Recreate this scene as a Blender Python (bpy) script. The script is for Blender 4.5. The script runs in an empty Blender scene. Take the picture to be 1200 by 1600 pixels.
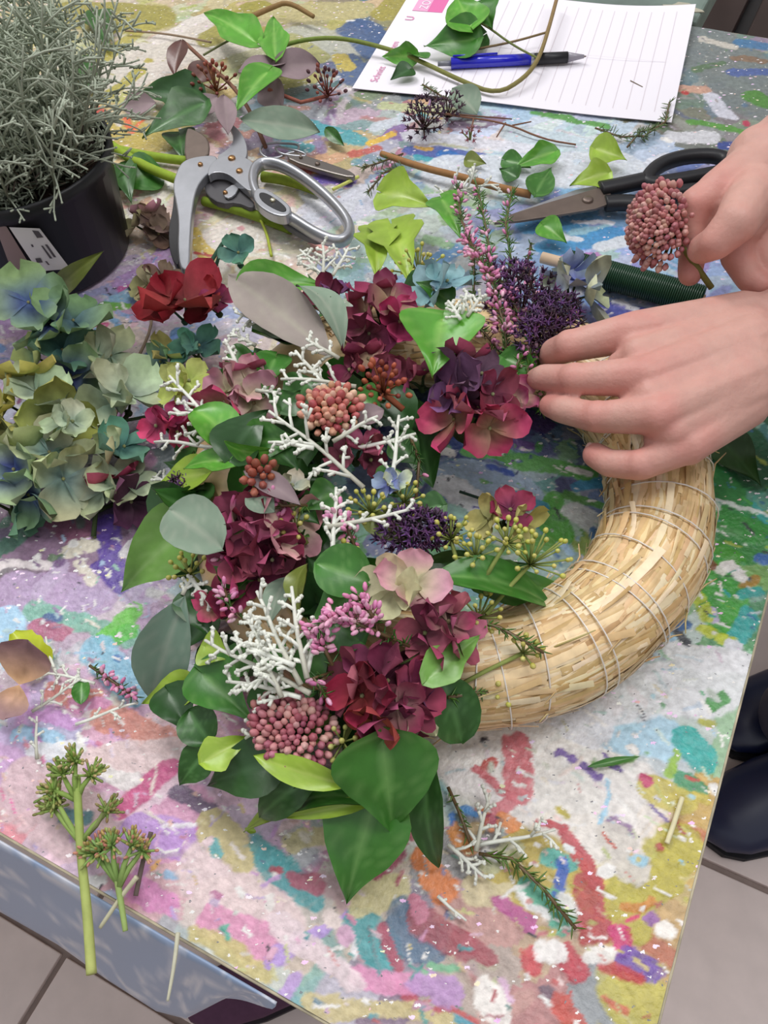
import bpy, math, random
import numpy as np
from mathutils import Vector, Matrix

# ------------------------------------------------------------------ camera, world, lights, exposure
SC = bpy.context.scene
COL = SC.collection
TZ = 0.74                                  # table height
F, EL, RO, CH = 1284.88, 0.96086, -0.0947036, 0.413437 + TZ
fw = Vector((0, math.cos(EL), -math.sin(EL)))
r0 = Vector((1, 0, 0)); u0 = r0.cross(fw)
rt = math.cos(RO) * r0 + math.sin(RO) * u0
up = -math.sin(RO) * r0 + math.cos(RO) * u0
CAM = Vector((0, 0, CH))
cd = bpy.data.cameras.new('camera'); cam = bpy.data.objects.new('camera', cd); COL.objects.link(cam)
cd.sensor_fit = 'VERTICAL'; cd.sensor_height = 24.0; cd.lens = F / 1600 * 24.0
cd.clip_start = 0.01
m = Matrix((rt, up, -fw)).transposed().to_4x4(); m.translation = CAM
cam.matrix_world = m
SC.camera = cam

wd = bpy.data.worlds.new('room'); SC.world = wd; wd.use_nodes = True
wd.node_tree.nodes['Background'].inputs[0].default_value = (0.93, 0.95, 1.0, 1)
wd.node_tree.nodes['Background'].inputs[1].default_value = 0.62

def area(name, loc, target, size, power, col=(1, 1, 1), sy=None):
    l = bpy.data.lights.new(name, 'AREA'); l.energy = power; l.color = col; l.size = size
    if sy: l.shape = 'RECTANGLE'; l.size_y = sy
    o = bpy.data.objects.new(name, l); COL.objects.link(o); o.location = loc
    o.rotation_euler = (Vector(target) - Vector(loc)).to_track_quat('-Z', 'Y').to_euler()
    return o
area('ceiling_lamp', (-0.55, 1.5, TZ + 1.75), (0, .5, TZ), 0.35, 20, (1, .985, .96), 1.3)
area('ceiling_lamp', (0.75, 0.3, TZ + 1.8), (0, .4, TZ), 0.35, 14, (1, .985, .96), 1.3)
SC.view_settings.view_transform = 'Standard'; SC.view_settings.look = 'None'
SC.view_settings.gamma = 1.0; SC.view_settings.use_curve_mapping = False
SC.view_settings.exposure = 0.12

rng = np.random.default_rng(7); R = random.Random(5)
UP = Vector((0, 0, 1))

def W(px, py, z=0.0):
    """point at height z (metres above the table top) that the photograph shows at this pixel"""
    d = fw + ((px - 600) / F) * rt + ((800 - py) / F) * up
    t = (TZ + z - CH) / d.z
    return CAM + d * t
def MP(P): return (P - CAM).dot(fw) / F       # metres per pixel at a point
def lin(c):
    c = np.asarray(c, float) / 255
    return np.where(c <= .04045, c / 12.92, ((c + .055) / 1.055) ** 2.4)
def L3(c): return tuple(lin(c))
def mixc(a, b, t): return tuple(a[i] + (b[i] - a[i]) * t for i in range(3))
def jit(c, a=8):
    k = R.uniform(-a, a); return tuple(min(255, max(0, v + k + R.uniform(-a, a) * .5)) for v in c)

# ------------------------------------------------------------------ materials
def mat(name, col=None, rough=.5, metal=0, attr=False, noise=0, nscale=60, bump=0, bscale=200, spec=.5, alpha=1, coat=0, sss=0, trans=0):
    m = bpy.data.materials.new(name); m.use_nodes = True
    nt = m.node_tree; b = nt.nodes['Principled BSDF']
    b.inputs['Roughness'].default_value = rough; b.inputs['Metallic'].default_value = metal
    b.inputs['Specular IOR Level'].default_value = spec
    b.inputs['Coat Weight'].default_value = coat
    b.inputs['Transmission Weight'].default_value = trans
    if sss:
        b.inputs['Subsurface Weight'].default_value = sss
        b.inputs['Subsurface Radius'].default_value = (.006, .0025, .0015); b.inputs['Subsurface Scale'].default_value = 1
    if attr:
        a = nt.nodes.new('ShaderNodeAttribute'); a.attribute_name = 'Col'; src = a.outputs['Color']
    else:
        a = nt.nodes.new('ShaderNodeRGB'); a.outputs[0].default_value = (*L3(col), 1); src = a.outputs[0]
    tc = nt.nodes.new('ShaderNodeTexCoord')
    if noise:
        n = nt.nodes.new('ShaderNodeTexNoise'); n.inputs['Scale'].default_value = nscale; n.inputs['Detail'].default_value = 4
        nt.links.new(tc.outputs['Object'], n.inputs['Vector'])
        mr = nt.nodes.new('ShaderNodeMapRange'); mr.inputs[1].default_value = .25; mr.inputs[2].default_value = .75
        mr.inputs[3].default_value = 1 - noise; mr.inputs[4].default_value = 1 + noise
        nt.links.new(n.outputs['Fac'], mr.inputs[0])
        vm = nt.nodes.new('ShaderNodeVectorMath'); vm.operation = 'SCALE'
        nt.links.new(src, vm.inputs[0]); nt.links.new(mr.outputs[0], vm.inputs['Scale']); src = vm.outputs[0]
    nt.links.new(src, b.inputs['Base Color'])
    if bump:
        n2 = nt.nodes.new('ShaderNodeTexNoise'); n2.inputs['Scale'].default_value = bscale; n2.inputs['Detail'].default_value = 3
        nt.links.new(tc.outputs['Object'], n2.inputs['Vector'])
        bp = nt.nodes.new('ShaderNodeBump'); bp.inputs['Strength'].default_value = bump; bp.inputs['Distance'].default_value = .001
        nt.links.new(n2.outputs['Fac'], bp.inputs['Height']); nt.links.new(bp.outputs[0], b.inputs['Normal'])
    return m
M_leaf = mat('leaf', attr=True, rough=.34, noise=.16, nscale=90, spec=.5, bump=.15, bscale=160)
M_euc = mat('eucalyptus_leaf', attr=True, rough=.7, noise=.1, nscale=80, spec=.25)
M_petal = mat('petal', attr=True, rough=.75, noise=.14, nscale=160, spec=.2, bump=.3, bscale=260)
M_twig = mat('twig', attr=True, rough=.75, noise=.12, nscale=200, spec=.2)
M_silver = mat('silver_felt', attr=True, rough=.85, noise=.1, nscale=300, spec=.15)
M_bud = mat('bud', attr=True, rough=.55, noise=.1, nscale=300)
M_paint = mat('dried_paint', attr=True, rough=.42, noise=.2, nscale=260, bump=.8, bscale=330, spec=.45)
def fleck(m):
    """fine flecks and crumbs of other paints all over the dried paint"""
    nt = m.node_tree; b = nt.nodes['Principled BSDF']; src = b.inputs['Base Color'].links[0].from_socket
    tc = nt.nodes.new('ShaderNodeTexCoord')
    for sc_, thr, lo, colr in ((330, .17, .80, (.84, .82, .80, 1)), (190, .12, .91, (.84, .83, .82, 1)), (420, .16, .86, (.20, .20, .22, 1)), (230, .22, .80, None)):
        nz = nt.nodes.new('ShaderNodeTexNoise'); nz.inputs['Scale'].default_value = 900; nt.links.new(tc.outputs['Object'], nz.inputs['Vector'])
        ad = nt.nodes.new('ShaderNodeVectorMath'); ad.operation = 'MULTIPLY_ADD'; ad.inputs[1].default_value = (.0022, .0022, 0); nt.links.new(nz.outputs['Color'], ad.inputs[0]); nt.links.new(tc.outputs['Object'], ad.inputs[2])
        mp = nt.nodes.new('ShaderNodeMapping'); mp.inputs['Rotation'].default_value = (0, 0, -.75); mp.inputs['Scale'].default_value = (.62, 1.25, 1); nt.links.new(ad.outputs[0], mp.inputs['Vector'])
        v = nt.nodes.new('ShaderNodeTexVoronoi'); v.inputs['Scale'].default_value = sc_; nt.links.new(mp.outputs[0], v.inputs['Vector'])
        l1 = nt.nodes.new('ShaderNodeMath'); l1.operation = 'LESS_THAN'; l1.inputs[1].default_value = thr; nt.links.new(v.outputs['Distance'], l1.inputs[0])
        sp = nt.nodes.new('ShaderNodeSeparateColor'); nt.links.new(v.outputs['Color'], sp.inputs[0])
        g = nt.nodes.new('ShaderNodeMath'); g.operation = 'GREATER_THAN'; g.inputs[1].default_value = lo; nt.links.new(sp.outputs[0], g.inputs[0])
        mu = nt.nodes.new('ShaderNodeMath'); mu.operation = 'MULTIPLY'; nt.links.new(l1.outputs[0], mu.inputs[0]); nt.links.new(g.outputs[0], mu.inputs[1])
        mx = nt.nodes.new('ShaderNodeMix'); mx.data_type = 'RGBA'; nt.links.new(mu.outputs[0], mx.inputs[0]); nt.links.new(src, mx.inputs[6])
        if colr: mx.inputs[7].default_value = colr
        else:
            hs = nt.nodes.new('ShaderNodeHueSaturation'); hs.inputs['Saturation'].default_value = .4; nt.links.new(v.outputs['Color'], hs.inputs['Color']); nt.links.new(hs.outputs[0], mx.inputs[7])
        src = mx.outputs[2]
    nt.links.new(src, b.inputs['Base Color'])
fleck(M_paint)
M_wood = mat('table_wood', (190, 178, 150), rough=.7, noise=.25, nscale=30)
M_edge = mat('table_edge', (184, 174, 148), rough=.6, noise=.5, nscale=70)
M_skin = mat('skin', attr=True, rough=.5, noise=.06, nscale=120, spec=.35, sss=.12, bump=.25, bscale=500)
M_straw = mat('straw', attr=True, rough=.38, noise=.15, nscale=150, spec=.5)
M_thread = mat('nylon_thread', (235, 228, 220), rough=.15, spec=.8)
M_alu = mat('aluminium', (176, 178, 184), rough=.34, metal=.75, noise=.06, nscale=120)
M_steel = mat('dark_steel', (120, 106, 98), rough=.42, metal=.6, noise=.12, nscale=80)
M_black = mat('black_plastic', (34, 34, 38), rough=.42, spec=.4)
M_brass = mat('rivet', (170, 130, 90), rough=.35, metal=.8)

# ------------------------------------------------------------------ mesh builder
class MB:
    def __init__(s): s.v = []; s.f = []; s.c = []
    def add(s, vs, fs, cs):
        o = len(s.v); s.v += [tuple(v) for v in vs]
        s.f += [tuple(i + o for i in f) for f in fs]
        s.c += [tuple(c) for c in cs] if len(cs) == len(vs) and not isinstance(cs[0], (int, float, np.floating)) else [tuple(cs)] * len(vs)
    def tube(s, pts, rad, n=6, c=(.5, .5, .5), cap=True, flat=1.0, c2=None, nrm=None):
        pts = [Vector(p) for p in pts]; k = len(pts)
        if isinstance(rad, (int, float)): rad = [rad] * k
        o = len(s.v); prev = None
        for i, p in enumerate(pts):
            t = (pts[min(i + 1, k - 1)] - pts[max(i - 1, 0)]).normalized()
            if prev is None:
                a = Vector(nrm) if nrm else (UP if abs(t.z) < .9 else Vector((1, 0, 0)))
            else: a = prev
            a = (a - t * a.dot(t))
            a = a.normalized() if a.length > 1e-9 else t.orthogonal().normalized()
            prev = a; b = t.cross(a)
            cc = c if c2 is None else mixc(c, c2, i / max(1, k - 1))
            for j in range(n):
                th = 2 * math.pi * j / n
                s.v.append(tuple(p + (a * math.cos(th) * flat + b * math.sin(th)) * rad[i])); s.c.append(tuple(cc))
        for i in range(k - 1):
            for j in range(n):
                j2 = (j + 1) % n
                s.f.append((o + i * n + j, o + i * n + j2, o + (i + 1) * n + j2, o + (i + 1) * n + j))
        if cap:
            s.f.append(tuple(o + j for j in reversed(range(n)))); s.f.append(tuple(o + (k - 1) * n + j for j in range(n)))
    def ball(s, p, r, c, n=6, m=4, ax=(1, 1, 1), rot=None, c2=None):
        o = len(s.v); vs = []; cs = []
        for i in range(m + 1):
            ph = math.pi * i / m
            for j in range(n):
                th = 2 * math.pi * j / n
                q = Vector((math.sin(ph) * math.cos(th) * ax[0], math.sin(ph) * math.sin(th) * ax[1], math.cos(ph) * ax[2])) * r
                if rot is not None: q = rot @ q
                vs.append(Vector(p) + q); cs.append(c if c2 is None else mixc(c2, c, i / m))
        fs = [(i * n + j, (i + 1) * n + j, (i + 1) * n + (j + 1) % n, i * n + (j + 1) % n) for i in range(m) for j in range(n)]
        s.add(vs, fs, cs)
    def box(s, p, size, c=(.5, .5, .5), rot=None):
        x, y, z = [v / 2 for v in size]
        q = [Vector((a, b, d)) for a in (-x, x) for b in (-y, y) for d in (-z, z)]
        if rot is not None: q = [rot @ v for v in q]
        s.add([Vector(p) + v for v in q], [(0, 1, 3, 2), (4, 6, 7, 5), (0, 4, 5, 1), (2, 3, 7, 6), (0, 2, 6, 4), (1, 5, 7, 3)], c)
    def prism(s, poly, h, c=(.5, .5, .5), nrm=UP):
        """poly = points of the upper outline, extruded down by h"""
        k = len(poly); poly = [Vector(p) for p in poly]
        s.add(poly + [p - nrm * h for p in poly], [tuple(range(k)), tuple(reversed(range(k, 2 * k)))] + [((i + 1) % k, i, i + k, (i + 1) % k + k) for i in range(k)], c)
    def build(s, name, mt, parent=None, origin=None, smooth=True, bevel=0, kind=None, label=None):
        v = np.array(s.v)
        o = Vector(origin) if origin is not None else Vector(v.mean(0))
        me = bpy.data.meshes.new(name); me.from_pydata((v - np.array(o)).tolist(), [], s.f)
        me.update()
        a = me.attributes.new('Col', 'FLOAT_COLOR', 'POINT')
        a.data.foreach_set('color', np.hstack([np.array(s.c, float)[:, :3], np.ones((len(v), 1))]).ravel())
        if smooth: me.polygons.foreach_set('use_smooth', [True] * len(me.polygons))
        me.materials.append(mt)
        ob = bpy.data.objects.new(name, me); COL.objects.link(ob)
        place(ob, o, parent)
        if bevel:
            bv = ob.modifiers.new('bevel', 'BEVEL'); bv.width = bevel; bv.segments = 2; bv.limit_method = 'ANGLE'
        if kind: ob['kind'] = kind
        if label: ob['label'] = label
        return ob
WORLD = {}
def place(ob, o, parent=None):
    WORLD[ob.name] = Vector(o)
    if parent is not None:
        ob.parent = parent; ob.location = Vector(o) - WORLD[parent.name]
    else: ob.location = o
def tag(o, label, cat, group=None):
    o['label'] = label; o['category'] = cat
    if group: o['group'] = group
    return o
def thing(name, loc, label, cat, group=None):
    e = bpy.data.objects.new(name, None); COL.objects.link(e); e.empty_display_size = .02
    place(e, loc); return tag(e, label, cat, group)
def struct(o): o['kind'] = 'structure'; return o

TA = -0.529513
N1 = Vector((math.cos(TA), math.sin(TA), 0)); N2 = Vector((-N1.y, N1.x, 0))   # table axes
def T(a, b, z=0.0): return N1 * a + N2 * b + UP * (TZ + z)
RT = Matrix((N1, N2, UP)).transposed()

# ------------------------------------------------------------------ floor of tiles
mb = MB(); mb.box(RT @ Vector((0, .1, -.02)), (6, 6, .03), L3((105, 95, 92)), RT)
M_grout = mat('grout', (150, 134, 128), rough=.9, noise=.15, nscale=60)
M_tile = mat('floor_tile', (228, 212, 208), rough=.55, noise=.07, nscale=25, bump=.1, bscale=300)
floor = struct(mb.build('floor', M_grout, smooth=False, origin=(0, 0, 0)))
TS = .446; tile0 = None
for i in range(-4, 4):
    for j in range(-3, 4):
        c = N1 * (-.257 + TS * i) + N2 * (.143 + TS * j)
        if tile0 is None:
            mb = MB(); mb.box(c + UP * -.0025, (TS - .009, TS - .009, .009), L3((168, 156, 154)), RT)
            tile0 = mb.build('floor_tile', M_tile, floor, smooth=False, bevel=.0015)
        else:
            o = tile0.copy(); COL.objects.link(o); o.parent = floor; o.location = c + UP * -.0025

M_wall = mat('wall_paint', (214, 210, 204), rough=.9, noise=.04, nscale=8)
for nm, a, b, la, lb in (('wall_far', 0, 2.6, 5.4, .08), ('wall_near', 0, -2.4, 5.4, .08), ('wall_left', -2.74, .1, .08, 5.08), ('wall_right', 2.74, .1, .08, 5.08)):
    mb = MB(); mb.box(N1 * a + N2 * b + UP * 1.3, (la, lb, 2.6), L3((214, 210, 204)), RT); struct(mb.build(nm, M_wall, smooth=False))

# ------------------------------------------------------------------ the painted table
def vnoise(x, y, seed=0):
    r = np.random.default_rng(seed); G = r.random((257, 257))
    xi = np.floor(x).astype(int); yi = np.floor(y).astype(int); fx = x - xi; fy = y - yi
    fx = fx * fx * (3 - 2 * fx); fy = fy * fy * (3 - 2 * fy); xi %= 256; yi %= 256
    return (G[xi, yi] * (1 - fx) + G[xi + 1, yi] * fx) * (1 - fy) + (G[xi, yi + 1] * (1 - fx) + G[xi + 1, yi + 1] * fx) * fy
def fbm(x, y, seed=0, o=3):
    s = 0; a = .5
    for i in range(o): s = s + a * vnoise(x, y, seed + i); x = x * 2.1 + 3.7; y = y * 2.1 + 1.3; a *= .5
    return s
A0, A1, B0, B1 = -1.25, .0746, -.0007, .907
av = np.concatenate([np.linspace(A0, -.9, 18)[:-1], np.arange(-.9, -.45, .0017), np.arange(-.45, A1, .00105), [A1]])
bv = np.concatenate([np.arange(B0, .46, .00105), np.arange(.46, B1, .0017), [B1]])
AA, BB = np.meshgrid(av, bv, indexing='ij')
X = AA * N1.x + BB * N2.x; Y = AA * N1.y + BB * N2.y
Xw = X + (fbm(X * 70, Y * 70, 1) - .44) * .016 + (fbm(X * 330, Y * 330, 2) - .44) * .005
Yw = Y + (fbm(X * 70, Y * 70, 11) - .44) * .016 + (fbm(X * 330, Y * 330, 12) - .44) * .005
anch = [  # where (pixel) and the paints that lie there
 ((150, 960), [(190,165,200),(215,170,205),(150,205,190),(225,215,220),(170,205,230),(165,130,160),(235,230,228)]),
 ((180, 1250), [(225,190,205),(205,160,205),(235,215,215),(215,120,160),(190,160,205),(238,230,228),(215,190,160)]),
 ((60, 820), [(140,105,130),(160,125,155),(95,115,110),(120,90,130),(185,165,180)]),
 ((400, 1480), [(232,212,212),(225,175,200),(210,195,140),(90,165,170),(195,165,210),(235,225,220)]),
 ((640, 1480), [(205,150,165),(110,130,155),(210,200,150),(185,95,110),(90,165,165),(225,190,205)]),
 ((850, 1230), [(236,230,226),(238,234,230),(228,222,215),(215,215,215),(205,205,180),(170,200,195)]),
 ((850, 1430), [(190,80,88),(205,195,140),(95,180,160),(225,220,215),(200,120,130),(215,150,150)]),
 ((1000, 1480), [(185,175,80),(190,182,95),(200,190,110),(190,75,80),(205,195,140)]),
 ((1120, 880), [(75,160,65),(60,145,75),(65,165,160),(170,190,60),(225,228,225),(60,110,170)]),
 ((1080, 1080), [(228,228,232),(215,222,228),(170,210,235),(200,200,200),(110,175,110)]),
 ((800, 790), [(170,190,220),(225,228,232),(90,165,70),(70,130,180),(215,222,225),(120,180,110)]),
 ((790, 690), [(45,55,125),(90,75,150),(120,150,205),(90,165,85),(205,210,225)]),
 ((850, 240), [(222,225,232),(232,230,236),(205,220,228),(160,185,215),(200,200,220)]),
 ((190, 90), [(165,155,75),(215,206,196),(222,214,206),(175,165,95),(190,178,150)]),
 ((430, 40), [(175,165,90),(195,188,165),(160,150,80),(200,195,180)]),
 ((580, 80), [(75,98,140),(95,115,145),(150,150,120),(165,155,75)]),
 ((560, 225), [(85,165,175),(220,180,80),(205,215,225),(190,100,90),(225,222,225),(110,85,160)]),
 ((1150, 120), [(118,128,130),(130,128,112),(85,110,150),(150,140,125),(105,130,100),(175,172,170)]),
 ((900, 360), [(85,150,205),(205,215,232),(225,225,232),(120,120,190),(150,180,215)]),
 ((350, 360), [(228,222,214),(220,200,150),(210,150,150),(225,222,222),(190,200,160)]),
 ((180, 500), [(205,185,210),(225,205,200),(110,165,215),(200,150,190),(215,205,210)]),
 ((660, 330), [(205,212,222),(150,180,110),(225,225,230),(110,150,200)]),
]
aw = np.array([[W(*a[0]).x, W(*a[0]).y] for a in anch])
NC = 1700
ca = rng.uniform(-.95, A1, NC); cb = rng.uniform(B0, B1, NC)
cx = ca * N1.x + cb * N2.x; cy = ca * N1.y + cb * N2.y
def pick(x, y):
    d = np.hypot(aw[:, 0] - x, aw[:, 1] - y) + rng.normal(0, .018, len(aw))
    p = anch[int(np.argmin(d))][1]
    c = np.array(p[rng.integers(len(p))], float); av_ = np.mean(p, 0)
    return lin(np.clip(c * (1 - mute) + av_ * mute + rng.normal(0, 7, 3), 0, 255))
mute = .62
ccol = np.array([pick(x, y) for x, y in zip(cx, cy)])
# nearest cell through a coarse bucket search
GS = .03; gi = {}
for k in range(NC): gi.setdefault((int(np.floor(cx[k] / GS)), int(np.floor(cy[k] / GS))), []).append(k)
P = np.empty(X.shape + (3,)); fx = np.floor(Xw / GS).astype(int); fy = np.floor(Yw / GS).astype(int)
key = fx * 10000 + fy; flat = key.ravel(); order = np.argsort(flat, kind='stable'); sk = flat[order]
st = np.flatnonzero(np.r_[True, sk[1:] != sk[:-1]]); en = np.r_[st[1:], len(sk)]
Pf = P.reshape(-1, 3); xf = Xw.ravel(); yf = Yw.ravel()
for a, b in zip(st, en):
    idx = order[a:b]; gx = fx.ravel()[idx[0]]; gy = fy.ravel()[idx[0]]
    cs = [k for i in (-1, 0, 1) for j in (-1, 0, 1) for k in gi.get((gx + i, gy + j), ())]
    if not cs: Pf[idx] = lin((200, 195, 185)); continue
    d = (xf[idx, None] * .8 + yf[idx, None] * .5 - cx[cs] * .8 - cy[cs] * .5) ** 2 * .55 + (yf[idx, None] * .8 - xf[idx, None] * .5 - cy[cs] * .8 + cx[cs] * .5) ** 2 * 1.6
    Pf[idx] = ccol[np.array(cs)[np.argmin(d, 1)]]
Xs = X + (fbm(X * 45, Y * 45, 51) - .44) * .011 + (fbm(X * 260, Y * 260, 52) - .44) * .0032
Ys = Y + (fbm(X * 45, Y * 45, 61) - .44) * .011 + (fbm(X * 260, Y * 260, 62) - .44) * .0032
grain = fbm((X * .75 - Y * .66) * 90, (X * .66 + Y * .75) * 700, 71, 2)
P *= (1 + (grain - .38) * .35)[..., None]
H = fbm(X * 60, Y * 60, 21) * .0005 + fbm(X * 420, Y * 420, 22, 2) * .0005
dry = fbm((X * .8 + Y * .6) * 60, (Y * .8 - X * .6) * 500, 31, 2)
def stamp(q1, q2, r, c, op=.94, rough=.35, soft=.1):
    """one stroke of paint from q1 to q2 (points of the table top), r half its width"""
    a1, b1, a2, b2 = q1.dot(N1), q1.dot(N2), q2.dot(N1), q2.dot(N2); e = r + .012
    i0, i1 = np.searchsorted(av, (min(a1, a2) - e, max(a1, a2) + e)); j0, j1 = np.searchsorted(bv, (min(b1, b2) - e, max(b1, b2) + e))
    if i1 - i0 < 2 or j1 - j0 < 2: return
    x = Xs[i0:i1, j0:j1]; y = Ys[i0:i1, j0:j1]; dx, dy = q2.x - q1.x, q2.y - q1.y; l2 = dx * dx + dy * dy + 1e-12
    t = np.clip(((x - q1.x) * dx + (y - q1.y) * dy) / l2, 0, 1)
    d = np.hypot(x - q1.x - t * dx, y - q1.y - t * dy) / r
    a = np.clip((1.04 - d) / max(soft, .0007 / r), 0, 1) * op
    hole = np.clip((dry[i0:i1, j0:j1] - .42 - .25 * (1 - d)) * 9, 0, 1)
    a = (a * (1 - rough * (1 - np.clip(1 - d, 0, 1)) * hole))[..., None]
    cc = np.asarray(c) * (1 + (grain[i0:i1, j0:j1, None] - .38) * .3)
    P[i0:i1, j0:j1] = P[i0:i1, j0:j1] * (1 - a) + cc * a
    H[i0:i1, j0:j1] += a[..., 0] * .0003
def splat(p1, p2, w, c, op=.93, rough=.3):
    q1 = W(*p1); q2 = W(*p2); stamp(q1, q2, w * MP(q1) * 1.08, lin(c), op, rough)
mute = .35
for k in range(1500):
    a0 = rng.uniform(-.9, A1); b0 = rng.uniform(B0, B1); q = N1 * a0 + N2 * b0; th = rng.normal(-.2, .8); ln = rng.uniform(.002, .016); e = Vector((math.cos(th), math.sin(th), 0)) * ln
    stamp(q - e, q + e, rng.uniform(.0015, .006), pick(q.x, q.y), rng.uniform(.45, .9), .8, rng.uniform(.2, .7))
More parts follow.
